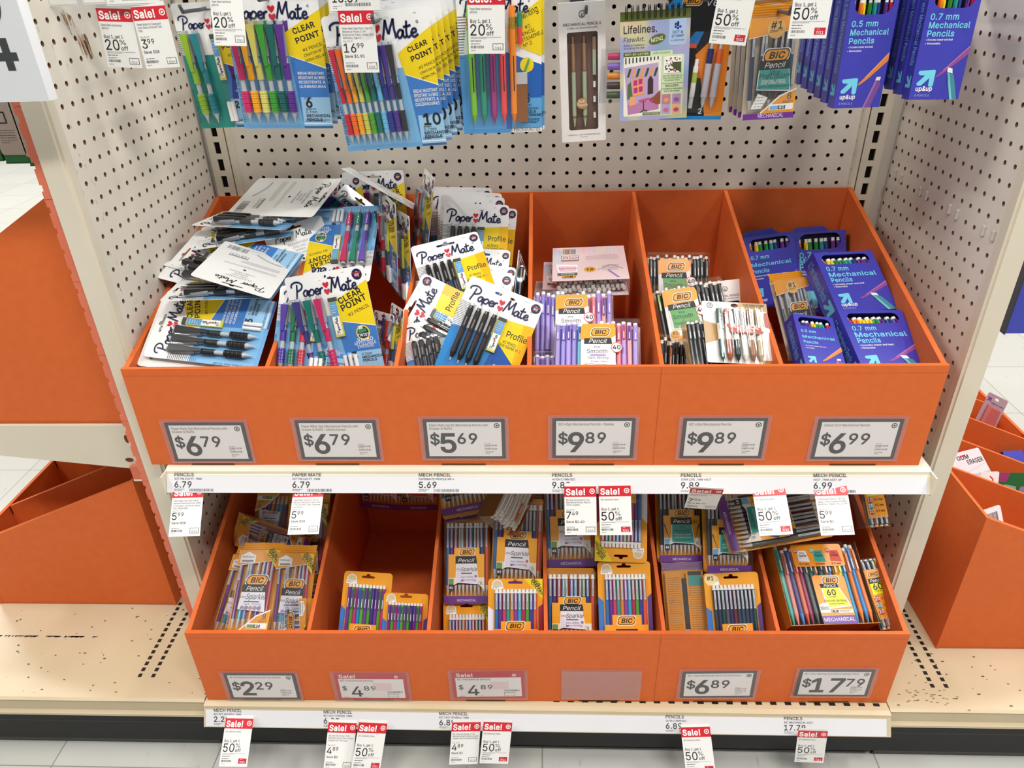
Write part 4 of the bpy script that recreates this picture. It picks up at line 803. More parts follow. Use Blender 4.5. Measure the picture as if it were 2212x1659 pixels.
def box40_back(W_, H_, label, group=None):
    t = box40(W_, H_, label, PASTEL, 'pastel', withlabel=False, ends=True, group=group, D=.03)
    a = Art(W_, H_); a.slab([(a.x(u), a.y(v)) for u, v in ((0, 0), (1, 0), (1, 1), (0, 1))], .0006, C('#e8cfd0', .35))
    r_ = random.Random(8)
    for i in range(46):
        u = .02 + .96 * i / 46; k = r_.uniform(.1, .30); a.R(u, .0, u + .007, k, C(('#e3b6c4', '#bcd0e4', '#e8dcb0', '#d4c0e0')[i // 6 % 4]), 1)
    for i in range(14): u = .84 + .16 * i / 14; a.R(u, .1, u + .006, .75 * r_.uniform(.5, 1), C('#b8d4e4'), 1)
    bic_badge(a, .78, .90, .17, 4); a.P([(.67, .78), (.93, .78), (.93, .86), (.67, .86)], C('#6a5a5a'), 3); a.T('Pencil', .79, .795, .045, WHITE, 5, al='C', sh=.35); a.P([(.66, .56), (.95, .53), (.92, .78), (.67, .78)], WHITE, 3); a.P([(.68, .6), (.93, .58), (.9, .75), (.69, .75)], C('#eac6d2'), 4); a.T('Smooth', .79, .64, .05, C('#6a5a5a'), 5, al='C')
    a.E(.5, .7, .08, C('#dfa23a'), 3, .08); a.T('#1', .5, .68, .06, INK, 5, al='C', bold=.6)
    a.S([(.06, .7), (.22, .58), (.4, .72)], .006, INK, 3, 0); a.P([(.12, .95), (.15, .95), (.27, .74), (.25, .72)], C('#8f78b8'), 3); a.fine(.12, .72, .34, 6, GREY, 3, .0008, .004)
    a.bars(.68, .06, .86, .22, C('#4a4448'), 3); a.R(.64, .27, .88, .44, C('#8a7478'), 2); a.R(.65, .28, .755, .40, C('#e8cfd0'), 3); a.R(.765, .28, .87, .40, C('#e8cfd0'), 3)
    for u in (.70, .82): a.ring(a.x(u), a.y(.34), .0032, .0048, C('#6a5a5e'), a.z(4), 10)
    a.fine(.1, .40, .55, 5, C('#b89aa0'), 3, .0007, .0045); a.obj('printed_panel', t, (0, 0, .0016)); return t
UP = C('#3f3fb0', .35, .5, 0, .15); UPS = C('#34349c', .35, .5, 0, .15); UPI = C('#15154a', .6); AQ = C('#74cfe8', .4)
def up_arrow(a, x, y, k, mat, z):
    P = [(-.45, .42), (.42, .48), (.5, .42), (.5, -.42), (.36, -.5), (.22, -.42), (.2, .02), (-.2, -.4), (-.42, -.42), (-.5, -.28), (-.08, .16), (-.4, .18), (-.5, .3)]
    a.flat([(x + p * k, y + q * k) for p, q in P], mat, z)
def upup(W_, H_, label, size, count, cols, D=.022, group=None, hang=True, side=True, pen=True, flap=False):
    t = thing('pencil_box', label, 'pencil box', group=group); a = Art(W_, H_); tall = H_ > 1.6 * W_; v0, v1 = (.785, .975) if tall else (.79, .955)
    win = rrect(a.x(.10), a.y(v0), a.x(.90), a.y(v1), (v1 - v0) * H_ * .48, 6)
    a.slab([(-W_ / 2, -H_ / 2), (W_ / 2, -H_ / 2), (W_ / 2, H_ / 2), (-W_ / 2, H_ / 2)], .0006, UP, [win])
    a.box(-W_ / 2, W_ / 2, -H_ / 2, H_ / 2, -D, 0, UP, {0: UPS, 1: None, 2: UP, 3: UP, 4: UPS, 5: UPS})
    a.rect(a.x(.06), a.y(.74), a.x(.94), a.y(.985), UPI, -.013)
    th, tv, bv, bh = (.108, (.69, .62, .55), (.515, .483), .034) if tall else (.072, (.68, .58, .49), (.44, .40), .026)
    for s_, v in zip((size + ' mm', 'Mechanical', 'Pencils'), tv): a.T(s_, .10, v, th, AQ, 3, bold=1.1, **({'fit': .80} if s_ == 'Mechanical' else {}))
    a.T('• Includes eraser and lead', .10, bv[0], bh, WHITE, 3, bold=.5, fit=.52); a.T('• Retractable', .10, bv[1], bh, WHITE, 3, bold=.5)
    c1, c2 = (('#e0843c', '#f0a060'), ('#7a4a98', '#9a6ab4')) if size == '0.5' else (('#8f4a94', '#b070b0'), ('#3f8ea0', '#7cc4cc'))
    a.P([(1, .40), (1, .475), (.56, .26), (.46, .215), (.44, .195), (.50, .205), (.62, .245)], C(c1[0]), 3); a.P([(1, .455), (1, .475), (.56, .26), (.58, .255)], C(c1[1]), 4)
    if size == '0.5': a.P([(.62, .0), (.78, .0), (.93, .20), (.90, .235), (.80, .235)], C(c2[0]), 4); a.P([(.62, .0), (.66, .0), (.84, .22), (.80, .235)], C(c2[1]), 5); a.P([(.80, .235), (.90, .235), (.91, .265), (.82, .265)], C('#e6e4e0'), 4)
    else: a.P([(.82, 0), (.96, 0), (.80, .22), (.66, .245)], C(c2[0]), 4); a.P([(.82, 0), (.87, 0), (.71, .225), (.66, .245)], C(c2[1]), 5); a.P([(.66, .245), (.77, .23), (.745, .275), (.65, .285)], C('#e6f0f0'), 4); a.P([(.66, .22), (.72, .12), (.74, .12), (.69, .22)], C('#2f7080'), 6)
    up_arrow(a, a.x(.26 if tall else .2), a.y(.19 if tall else .215), W_ * (.34 if tall else .19), AQ, a.z(3)); a.T('up&up', .10, .08 if tall else .095, .085 if tall else .05, WHITE, 3, bold=1.2, fit=.33 if tall else .26); a.T(count + ' PENCILS', .10, .03 if tall else .045, .042 if tall else .026, C('#a8b0e0'), 3)
    if side:      # lettering up the left side
        def up_side(s_, y, h, fitw, mat):
            b = M(); b.text(s_, 0, 0, h, mat, 0, bold=.7, fit=fitw)
            for f_ in b.f: a.face([(-W_ / 2 - .0002, y - b.v[i][0], -D * .72 + b.v[i][1]) for i in f_], mat)
        up_side(size + ' mm Mechanical Pencils', H_ * .42, D * .42, H_ * .62, C('#6f9fd0'))
        b = M(); up_arrow(b, 0, 0, D * .7, C('#5fb0c8'), 0); a.face([(-W_ / 2 - .0002, -H_ * .34 - x, -D / 2 + y) for x, y, z in b.v], C('#5fb0c8'))
    if flap: a.slab([(-W_ * .48, H_ / 2), (W_ * .34, H_ / 2), (W_ * .18, H_ / 2 + .012), (-W_ * .34, H_ / 2 + .012)], .0005, UPS, z=-D + .001)
    a.obj('box', t)
    if pen:
        n = len(cols); r = W_ * .78 / n * .42
        for i, c in enumerate(cols): pencil(t, 'upup', c, H_ * .9, r, (.14 + .72 * i / (n - 1) - .5) * W_, (.02 - .5) * H_, -.002 - r * 1.3, random.Random(i * 3).uniform(-.02, .02), c2=c)
    return t
RB = ['#e8202c', '#f07a1a', '#f2d21a', '#2f8f3a', '#1f9c90', '#24408c', '#5a2f86', '#c01f50']
def white_box(W_, H_, label):
    t = thing('pencil_box', label, 'pencil box'); a = Art(W_, H_); D = .016; wb = C('#ece7e4', .4)
    win = rrect(a.x(.17), a.y(.09), a.x(.83), a.y(.80), .003)
    a.slab([(-W_ / 2, -H_ / 2), (W_ / 2, -H_ / 2), (W_ / 2, H_ / 2), (-W_ / 2, H_ / 2)], .0006, wb, [win]); a.box(-W_ / 2, W_ / 2, -H_ / 2, H_ / 2, -D, 0, wb, {1: None}); a.rect(a.x(.12), a.y(.05), a.x(.88), a.y(.84), C('#75584e', .5), -.012)
    a.ring(0, a.y(.92), W_ * .055, W_ * .07, INK, a.z(2), 20); a.T('u', .5, .905, .075, INK, 2, al='C', bold=1, sh=.2); a.T('MECHANICAL PENCILS', .5, .845, .05, INK, 2, al='C', bold=.5, fit=.8); a.T('0.7MM • #2 HB STRONG LEAD', .5, .822, .03, INK, 2, al='C', fit=.64)
    a.T('2 PENCILS + LEAD & ERASER REFILLS', .5, .048, .026, INK, 2, al='C', fit=.74); a.T('THE CANOPIA', .5, .032, .018, INK, 2, al='C')
    a.obj('box', t)
    for i, u in enumerate((.3, .54)): pencil(t, 'soft', '#a9b89a', H_ * .66, W_ * .062, (u - .5) * W_, (.11 - .5) * H_, -.006, 0)
    m = M(); m.box(-.0025, .0025, 0, H_ * .18, 0, .003, C('#a9b89a')); m.box(-.0025, .0025, H_ * .18, H_ * .27, 0, .003, C('#b08a68', .35, .5, .4)); m.obj('lead_case', t, ((.76 - .5) * W_, (.49 - .5) * H_, -.009))
    for v in (.17, .29, .40): m = M(); m.lathe((0, 0, 0), (0, 1, 0), [(0, .008, .0022, .0022, WHITE)], 8); m.obj('eraser_refill', t, ((.76 - .5) * W_, (v - .5) * H_, -.008))
    m = M(); m.rect(a.x(.18), a.y(.095), a.x(.82), a.y(.795), CLEAR, -.0008); m.obj('window_film', t)
    b = Art(W_, H_); b.E(.47, .29, .115, C('#b88a48', .35), 1); b.T('Soft', .47, .295, .06, WHITE, 3, al='C'); b.T('Touch', .47, .27, .06, WHITE, 3, al='C'); b.obj('sticker', t, (0, 0, 0))
    return t
def dana_card(W_, H_, label):
    t = thing('pencil_pack', label, 'pencil pack'); a = Art(W_, H_)
    base_card(a, [[(W_ * .06 * math.cos(2 * PI * i / 12), a.y(.945) + W_ * .035 * math.sin(2 * PI * i / 12)) for i in range(12)]], .003, C('#efeeea', .35))
    TANC, RUST = C('#b08a50', .35), C('#b04a30', .35)
    a.P([(.55, .985), (.60, 1), (1, 1), (1, .86), (.6, .86), (.55, .92)], TANC, 1); a.T('THE DANA POINT', .80, .945, .032, INK, 3, al='C', bold=1, fit=.33); a.T('Mechanical Pencils', .80, .915, .026, INK, 3, al='C', fit=.27)
    a.ring(a.x(.12), a.y(.93), W_ * .035, W_ * .045, INK, a.z(2), 18); a.T('u', .12, .915, .045, INK, 3, al='C', bold=1, sh=.2)
    a.P([(.94, .84), (1, .86), (1, .58), (.9, .62)], RUST, 1); a.P([(0, .3), (.18, .36), (.26, .5), (.2, .62), (0, .68)], TANC, 1); a.R(.8, 0, 1, .06, TANC, 1); a.obj('card', t)
    for i, c in enumerate(('#28524c', '#a8573c', '#12282c', '#e9e6dc', '#96694e', '#bda886')): pencil(t, 'dana', c, H_ * .86, W_ * .044, (.21 + .115 * i - .5) * W_, (-.01 - .5) * H_, W_ * .05, -.02)
    b = Art(W_, H_); b.slab([(b.x(u), b.y(v)) for u, v in ((.34, .44), (.8, .44), (.84, .47), (.80, .52), (.80, .55), (.30, .58), (.28, .54), (.33, .50))], .0005, C('#a8451c', .4)); b.T('MECHANICAL', .555, .52, .05, WHITE, 2, al='C', bold=1, fit=.42); b.T('PENCILS', .575, .465, .05, WHITE, 2, al='C', bold=1, fit=.27); b.obj('label', t, (0, 0, .0125), (0, 0, -.04))
    dome(t, .13, .02, .9, .90, W_, H_, .0118); return t
def notebook(W_, H_, label):
    t = thing('notebook', label, 'notebook'); a = Art(W_, H_)
    G = bpy.data.materials.new('cover_gradient'); G.use_nodes = True; nt = G.node_tree; b = nt.nodes['Principled BSDF']; tc = nt.nodes.new('ShaderNodeTexCoord'); mp = nt.nodes.new('ShaderNodeMapping'); mp.inputs['Rotation'].default_value = (0, 0, .6); mp.inputs['Scale'].default_value = (9, 9, 9)
    n = nt.nodes.new('ShaderNodeTexNoise'); n.inputs['Scale'].default_value = 1.6; n.inputs['Detail'].default_value = 1; r = nt.nodes.new('ShaderNodeValToRGB')
    for p, c in ((.3, '#6fb0b4'), (.42, '#9aa4d0'), (.5, '#a9a4c8'), (.58, '#c9c79a'), (.7, '#dcc0a0')):
        e = r.color_ramp.elements.new(p); e.color = lin(c)
    r.color_ramp.elements.remove(r.color_ramp.elements[0]); r.color_ramp.elements.remove(r.color_ramp.elements[-1])
    for p, q in ((tc.outputs['Object'], mp.inputs[0]), (mp.outputs[0], n.inputs['Vector']), (n.outputs['Fac'], r.inputs[0]), (r.outputs[0], b.inputs['Base Color'])): nt.links.new(p, q)
    b.inputs['Roughness'].default_value = .45
    a.box(-W_ / 2, W_ / 2, -H_ / 2, H_ / 2 * .985, -.012, -.0006, C('#e9e6da', .7)); a.slab([(-W_ / 2, -H_ / 2), (W_ / 2, -H_ / 2), (W_ / 2, H_ * .42), (-W_ / 2, H_ * .42)], .0006, G)
    OL, MINT = C('#5a6428', .5), C('#cfe0b4', .5)
    a.R(0, .915, 1, 1, OL, 1); a.T('Lifelines.', .05, .81, .098, C('#1f2038'), 3, bold=.5, fit=.48); a.T('FlowArt.', .05, .735, .06, C('#2a3050'), 3, sh=.15, fit=.30); a.T('Guided art meditations', .05, .695, .026, C('#3a4060'), 3, sh=.25, fit=.30); a.T('for a calming flow state', .05, .67, .026, C('#3a4060'), 3, sh=.25, fit=.30)
    a.P([(.535 + .115 * math.cos(2 * PI * i / 44) * (1 + .05 * (i % 2)), .745 + .042 * math.sin(2 * PI * i / 44) * (1 + .05 * (i % 2)) + .018 * math.cos(2 * PI * i / 44)) for i in range(44)], OL, 2); a.T('MINI', .535, .728, .05, C('#e8ecc8'), 3, al='C', bold=.5, rot=.16)
    a.P([(.72, .68), (.93, .68), (.945, .70), (.945, .915), (.70, .915), (.70, .70)], C('#a9c0e0', .5), 2)
    for i in range(7): q = 2 * PI * i / 6 + PI / 6; a.E(.825 + (.038 * math.cos(q) if i else 0) if i < 6 else .825, .855 + (.025 * math.sin(q)) * (i < 6) if i < 6 else .855, .017, C('#1f2f8c'), 3)
    for i, (s_, h) in enumerate((('DOT &', .035), ('STAMP', .035), ('to discover', .026))): a.T(s_, .825, .785 - .034 * i, h, C('#1f3f70'), 3, al='C', bold=.6 * (i < 2))
    a.P([(.05, .60), (.44, .60), (.44, .64), (.05, .64)], OL, 2); a.T('DOT-BY-LETTER', .245, .612, .026, C('#e4ecc0'), 3, al='C', bold=.6, fit=.34); a.R(.44, .60, .76, .64, MINT, 2); a.T('Café Comforts', .6, .612, .03, C('#4a5a40'), 3, al='C', sh=.25, fit=.25)
    a.rr(.05, .035, .93, .60, .025, MINT, 2); a.R(.055, .045, .61, .595, C('#ece8de'), 3)
    for i in range(10): a.R(.075 + .052 * i, .535 + .003 * i, .095 + .052 * i, .59, C('#3a3c40'), 4)
    a.P([(.12, .055), (.58, .10), (.56, .535), (.06, .50)], C('#b7a0c4'), 4); a.P([(.12, .055), (.58, .10), (.575, .19), (.11, .15)], C('#b878a4'), 5)
    for i in range(7): a.P([(.10 + .065 * i, .41), (.135 + .065 * i, .415), (.17 + .065 * i, .49), (.135 + .065 * i, .488)], C(('#2a4a34', '#ec9a44')[i % 2]), 6)
    a.P([(.19, .23), (.36, .25), (.35, .41), (.18, .39)], C('#ec9a64'), 6)
    for u, v in ((.20, .33), (.275, .34), (.205, .26), (.28, .27)): a.P([(u, v), (u + .055, v + .005), (u + .055, v + .055), (u, v + .05)], C('#b02f80'), 7)
    a.P([(.41, .24), (.49, .25), (.49, .38), (.45, .42), (.41, .38)], C('#3a2430'), 6); a.P([(.11, .2), (.19, .22), (.16, .37), (.11, .34)], C('#4a6a48'), 5)
    a.P([(.14, .14), (.24, .15), (.23, .23), (.15, .23)], C('#e8a070'), 7); a.P([(.27, .19), (.44, .215), (.40, .18), (.30, .17)], C('#c04f80'), 7); a.S([(.35, .18), (.35, .1), (.3, .075)], .012, C('#2a2a34'), 8); a.S([(.35, .1), (.41, .085)], .012, C('#2a2a34'), 8)
    a.P([(.6, .15), (.6, .28), (.5, .22), (.42, .195), (.46, .18), (.54, .15)], C('#8a4a34'), 9); a.P([(.42, .2), (.5, .185), (.49, .165), (.46, .175)], C('#c03a70'), 10)
    a.R(.61, .045, .613, .595, C('#5a6a50'), 5); a.rr(.64, .43, .89, .585, .02, C('#f2efe8'), 5)
    r_ = random.Random(6)
    for i in range(46): a.E(.66 + .21 * r_.random(), .445 + .125 * r_.random(), .012 * r_.uniform(.6, 1.1), C(('#3a4a34', '#b02f6a', '#ec7a44', '#3a4a34', '#7a6a9c')[i % 5]), 6)
    a.P([(.74, .50), (.89, .43), (.89, .53), (.78, .53)], C('#47502e'), 7)
    for i, s_ in enumerate(('Use the letter key to', 'add colorful dots in', 'a rhythmic flow.')): a.T(s_, .765, .40 - .021 * i, .022, C('#4a5a40'), 5, al='C', sh=.2)
    a.R(.615, .335, .925, .338, C('#5a6a50'), 5); a.T('INCLUDES:', .765, .305, .028, C('#3a4a30'), 5, al='C', bold=.5, fit=.2); a.T('5 markers in removable', .765, .28, .02, C('#3a4a30'), 5, al='C', bold=.5); a.T('tray & 20 scenes', .765, .258, .02, C('#3a4a30'), 5, al='C', bold=.5)
    for i, (u, v) in enumerate(((.625, .145), (.775, .145), (.625, .05), (.775, .05))): a.R(u, v, u + .125, v + .09, C(('#c07a94', '#b78ab8', '#b8a0d0', '#ecae7c')[i]), 5); a.E(u + .062, v + .035, .04, C(('#e0a060', '#8a5a9c', '#d06a84', '#b0487c')[i]), 6, .03)
    a.rr(.34, .05, .6, .072, .01, OL, 11); a.T('PATENT PENDING', .47, .055, .018, MINT, 12, al='C', bold=.6)
    a.obj('cover', t)
    m = M()
    for i in range(11):
        for d in (-.0011, .0011):
            x = (.09 + .082 * i - .5) * W_ + d; m.tube([(x, H_ * .435, .001), (x, H_ * .47, .0035), (x, H_ * .53, .002), (x, H_ * .55, -.004), (x, H_ * .53, -.010), (x, H_ * .47, -.013)], .0006, BLACK, 5)
    m.obj('wire_spiral', t); return t
def marker_tray(label):
    t = thing('marker_tray', label, 'tray'); m = M(); m.box(-.03, .012, -.036, .036, -.012, 0, clear('tray_plastic', '#f4f4f6', .1)); m.obj('tray', t)
    for i, c in enumerate(('#c8306a', '#8a6ac0', '#e89030', '#4a3436', '#46583a')): m = M(); m.lathe((0, 0, 0), (-1, 0, 0), [(0, .02, .005, .005, C(c, .4)), (.02, .028, .005, .0045, C(c, .4))], 10); m.obj('marker', t, (.008, .026 - .013 * i, -.006))
    return t
def velocity(W_, H_, label):
    t = thing('pencil_pack', label, 'pencil pack'); a = Art(W_, H_); base_card(a, [], .002, C('#f09018', .3))
    a.R(0, .03, .72, .96, C('#15161a', .3), 1); a.R(0, 0, 1, .03, C('#1f8fe0', .3), 2); a.P([(0, .55), (.3, .97), (.12, .97), (0, .9)], C('#1f8fe0', .3), 2); a.P([(.3, .6), (.45, .7), (.58, .7), (.5, .6)], C('#1f8fe0', .3), 3); a.P([(.48, .52), (.9, .74), (1, .5), (1, .08), (.72, .05), (.60, .34)], C('#e8851a', .3), 3); a.P([(.40, .34), (.60, .34), (.54, .47), (.40, .45)], C('#d8521a', .3), 4)
    bic_badge(a, .36, .93, .26, 4); a.T('Velocity', .55, .89, .11, C('#d8dade'), 5, sh=.25, fit=.6); a.T('2', .62, .05, .08, WHITE, 5, bold=1); a.obj('card', t)
    for i, (u, c) in enumerate(((.66, '#1a2460'), (.80, '#d85a1a'))): pencil(t, 'vel', c, H_ * .58, W_ * .05, (u - .5) * W_, (.1 - .5) * H_, .0065, -.05)
    m = M(); m.lathe((0, 0, 0), (0, 1, 0), [(0, .016, .0035, .0035, C('#d8d8d6', .3)), (.016, .036, .0042, .0042, C('#e9e9e4', .4)), (.036, .05, .0042, .0042, C('#a8c44a', .4)), (.05, .058, .0042, .0042, WHITE), (.058, .068, .003, .003, WHITE)], 10); m.obj('eraser_stick', t, ((.47 - .5) * W_, (.1 - .5) * H_, .005), (0, 0, -.05))
    m = M(); m.box(-.008, .008, 0, H_ * .5, 0, .006, clear('smoke_plastic', '#8a8a90', .1)); m.box(-.008, .008, H_ * .5, H_ * .53, 0, .0065, C('#d84a20', .3)); m.obj('lead_tube', t, ((.34 - .5) * W_, (.08 - .5) * H_, .001), (0, 0, -.05))
    dome(t, .28, .06, .9, .72, W_, H_, .0135); return t
# ---------------------------------------------------------------- tags and price cards
def sale_tag(p, label, kind, big, small='', top='Sale!', lines=(), date='9/19', red=False, reg=None, off='50', group=None):
    W_, H_ = p[0], p[1]; a = Art(W_, H_); a.slab([(-W_ / 2, -H_ / 2), (W_ / 2, -H_ / 2), (W_ / 2, H_ / 2), (-W_ / 2, H_ / 2)], .0004, PAPER)
    a.slab([(-W_ / 2 * .97, H_ / 2), (W_ / 2 * .97, H_ / 2), (W_ / 2 * .97, H_ / 2 + .005), (-W_ / 2 * .97, H_ / 2 + .005)], .0003, C('#ecebe8', .5))
    a.R(0, .785, 1, 1, RED, 1); a.T('Sale!', .05, .825, .19, WHITE, 2, bold=1.6, fit=.60); bullseye(a, a.x(.87), a.y(.90), W_ * .085, WHITE, RED, a.z(2))
    for i, s_ in enumerate(lines): a.T(s_, .06, .705 - .05 * i, .055, C('#4a4b50'), 2, fit=min(.88, .028 * len(s_)))
    if kind == 'bogo':
        a.T('Buy 1, get 1', .07, .505, .08, INK, 2, bold=.4, fit=.54); a.T(off, .06, .30, .27, INK, 2, fit=.40, bold=.25); a.T('%', .49, .395, .13, INK, 2, fit=.17); a.T('off', .50, .30, .105, INK, 2, fit=.20, bold=.4); a.fine(.06, .265, .9, 2, GREY, 2, .0005, .0014); a.fine(.06, .205, .7, 1, C('#4a4b50'), 2, .0008)
    else:
        if reg: a.T('Reg. ' + reg, .06, .505, .045, GREY, 2, fit=.26)
        a.T(big, .05, .335, .23, INK, 2, bold=.2); wd = glyphs(big, .2)[2] * .23; a.T(small, .075 + wd, .405, .125, INK, 2, bold=.2); a.T(off, .05, .25, .075, INK, 2, bold=.4)
    a.fine(.06, .16, .6, 1, C('#4a4b50'), 2, .0006); a.bars(.06, .09, .42, .135, C('#3a3b40'), 2, 24); a.fine(.06, .05, .34, 1, GREY, 2, .0006)
    if red: a.R(.66, .06, .95, .17, C('#c82438'), 1); a.T(date, .805, .075, .06, WHITE, 2, al='C', bold=1, fit=.19); a.fine(.72, .145, .9, 1, WHITE, 2, .0005)
    else: a.R(.66, .06, .95, .17, INK, 1); a.R(.675, .068, .935, .162, PAPER, 2); a.T(date, .805, .08, .05, INK, 3, al='C', bold=.4, fit=.17); a.fine(.74, .145, .88, 1, GREY, 3, .0004)
    o = a.obj('sale_tag'); pose(o, p); return tag(o, label, 'sale tag', group)
def price_card(label, x, z, wd, ht, yw, text, dollars, cents, sale=False, empty=False, rz=0.0, y=-.4672, tip=0.0):
    t = thing('price_holder', label, 'price label', (x, y, z)); t.rotation_euler = (PI / 2, 0, yw)
    m = M(); m.rect(-wd / 2 - .007, -ht / 2 - .004, wd / 2 + .006, ht / 2 + .006, HAZY if empty else clear('sleeve_edge', '#f6d8cc', .15, 1, .12), .0003); m.obj('sleeve_back', t)
    if not empty:
        a = Art(wd, ht); fr = C('#34383c', .4) if not sale else C('#c22c38', .4)
        a.slab(rrect(-wd / 2, -ht / 2, wd / 2, ht / 2, .0005), .0003, fr); top = .93 if not sale else .80
        a.R(.045, .06, .955, top, C('#efedee', .45), 1)
        if sale:
            a.T('Sale!', .06, .835, .07, WHITE, 2, bold=1); bullseye(a, a.x(.86), a.y(.89), .0035, WHITE, fr, a.z(2)); a.T(text, .07, .71, .036, INK, 2, fit=.46)
            a.T('$', .08, .36, .085, INK, 2, bold=.5); a.T(dollars, .20, .12, .21, INK, 2, bold=.5); a.T(cents, .385, .36, .085, INK, 2, bold=.5, fit=.17); a.R(.52, .36, .78, .64, C('#ecd6da'), 2); a.R(.71, .1, .86, .22, INK, 2); a.R(.715, .11, .855, .21, PAPER, 3); a.bars(.71, .27, .93, .33, INK, 3, 26)
            a.fine(.08, .08, .25, 1, INK, 3); a.fine(.35, .08, .5, 1, INK, 3)
        else:
            bullseye(a, a.x(.90), a.y(.84), .0044, INK, C('#efedee', .45), a.z(2))
            for i, s_ in enumerate(text): a.T(s_, .075, .825 - .085 * i, .034, C('#3c3d42'), 2, fit=min(.72, .0185 * len(s_)))
            h1 = .275; wd1 = glyphs(dollars, 1.2)[2] * h1; a.T('$', .07, .37, .15, C('#2f3236'), 2, bold=1.0); a.T(dollars, .19, .165, h1, C('#2f3236'), 2, bold=1.2); a.T(cents, .205 + wd1, .385, .15, C('#2f3236'), 2, bold=1.0)
            a.bars(.74, .32, .90, .36, C('#3a3b40'), 2, 24); a.bars(.74, .23, .90, .27, C('#3a3b40'), 2, 24); a.fine(.74, .385, .9, 1, GREY, 2); a.fine(.74, .295, .9, 1, GREY, 2); a.T('Set Date:', .75, .16, .018, INK, 2); a.T('5/14', .75, .12, .018, INK, 2)
        o = a.obj('price_card', t, (0, 0, .0008)); o.rotation_euler.z = rz
    m = M(); m.rect(-wd / 2 - .006, -ht / 2 - .003, wd / 2 + .005, ht / 2 + .003, SLEEVE if not empty else HAZY, .0021)
    m.tube([(-wd / 2 - .006, ht / 2 + .003, .0015), (-wd / 2 - .006, -ht / 2 - .003, .0015), (wd / 2 + .005, -ht / 2 - .003, .0015), (wd / 2 + .005, ht / 2 + .003, .0015)], .0004, HAZY, 4); m.obj('sleeve_front', t)
    return t
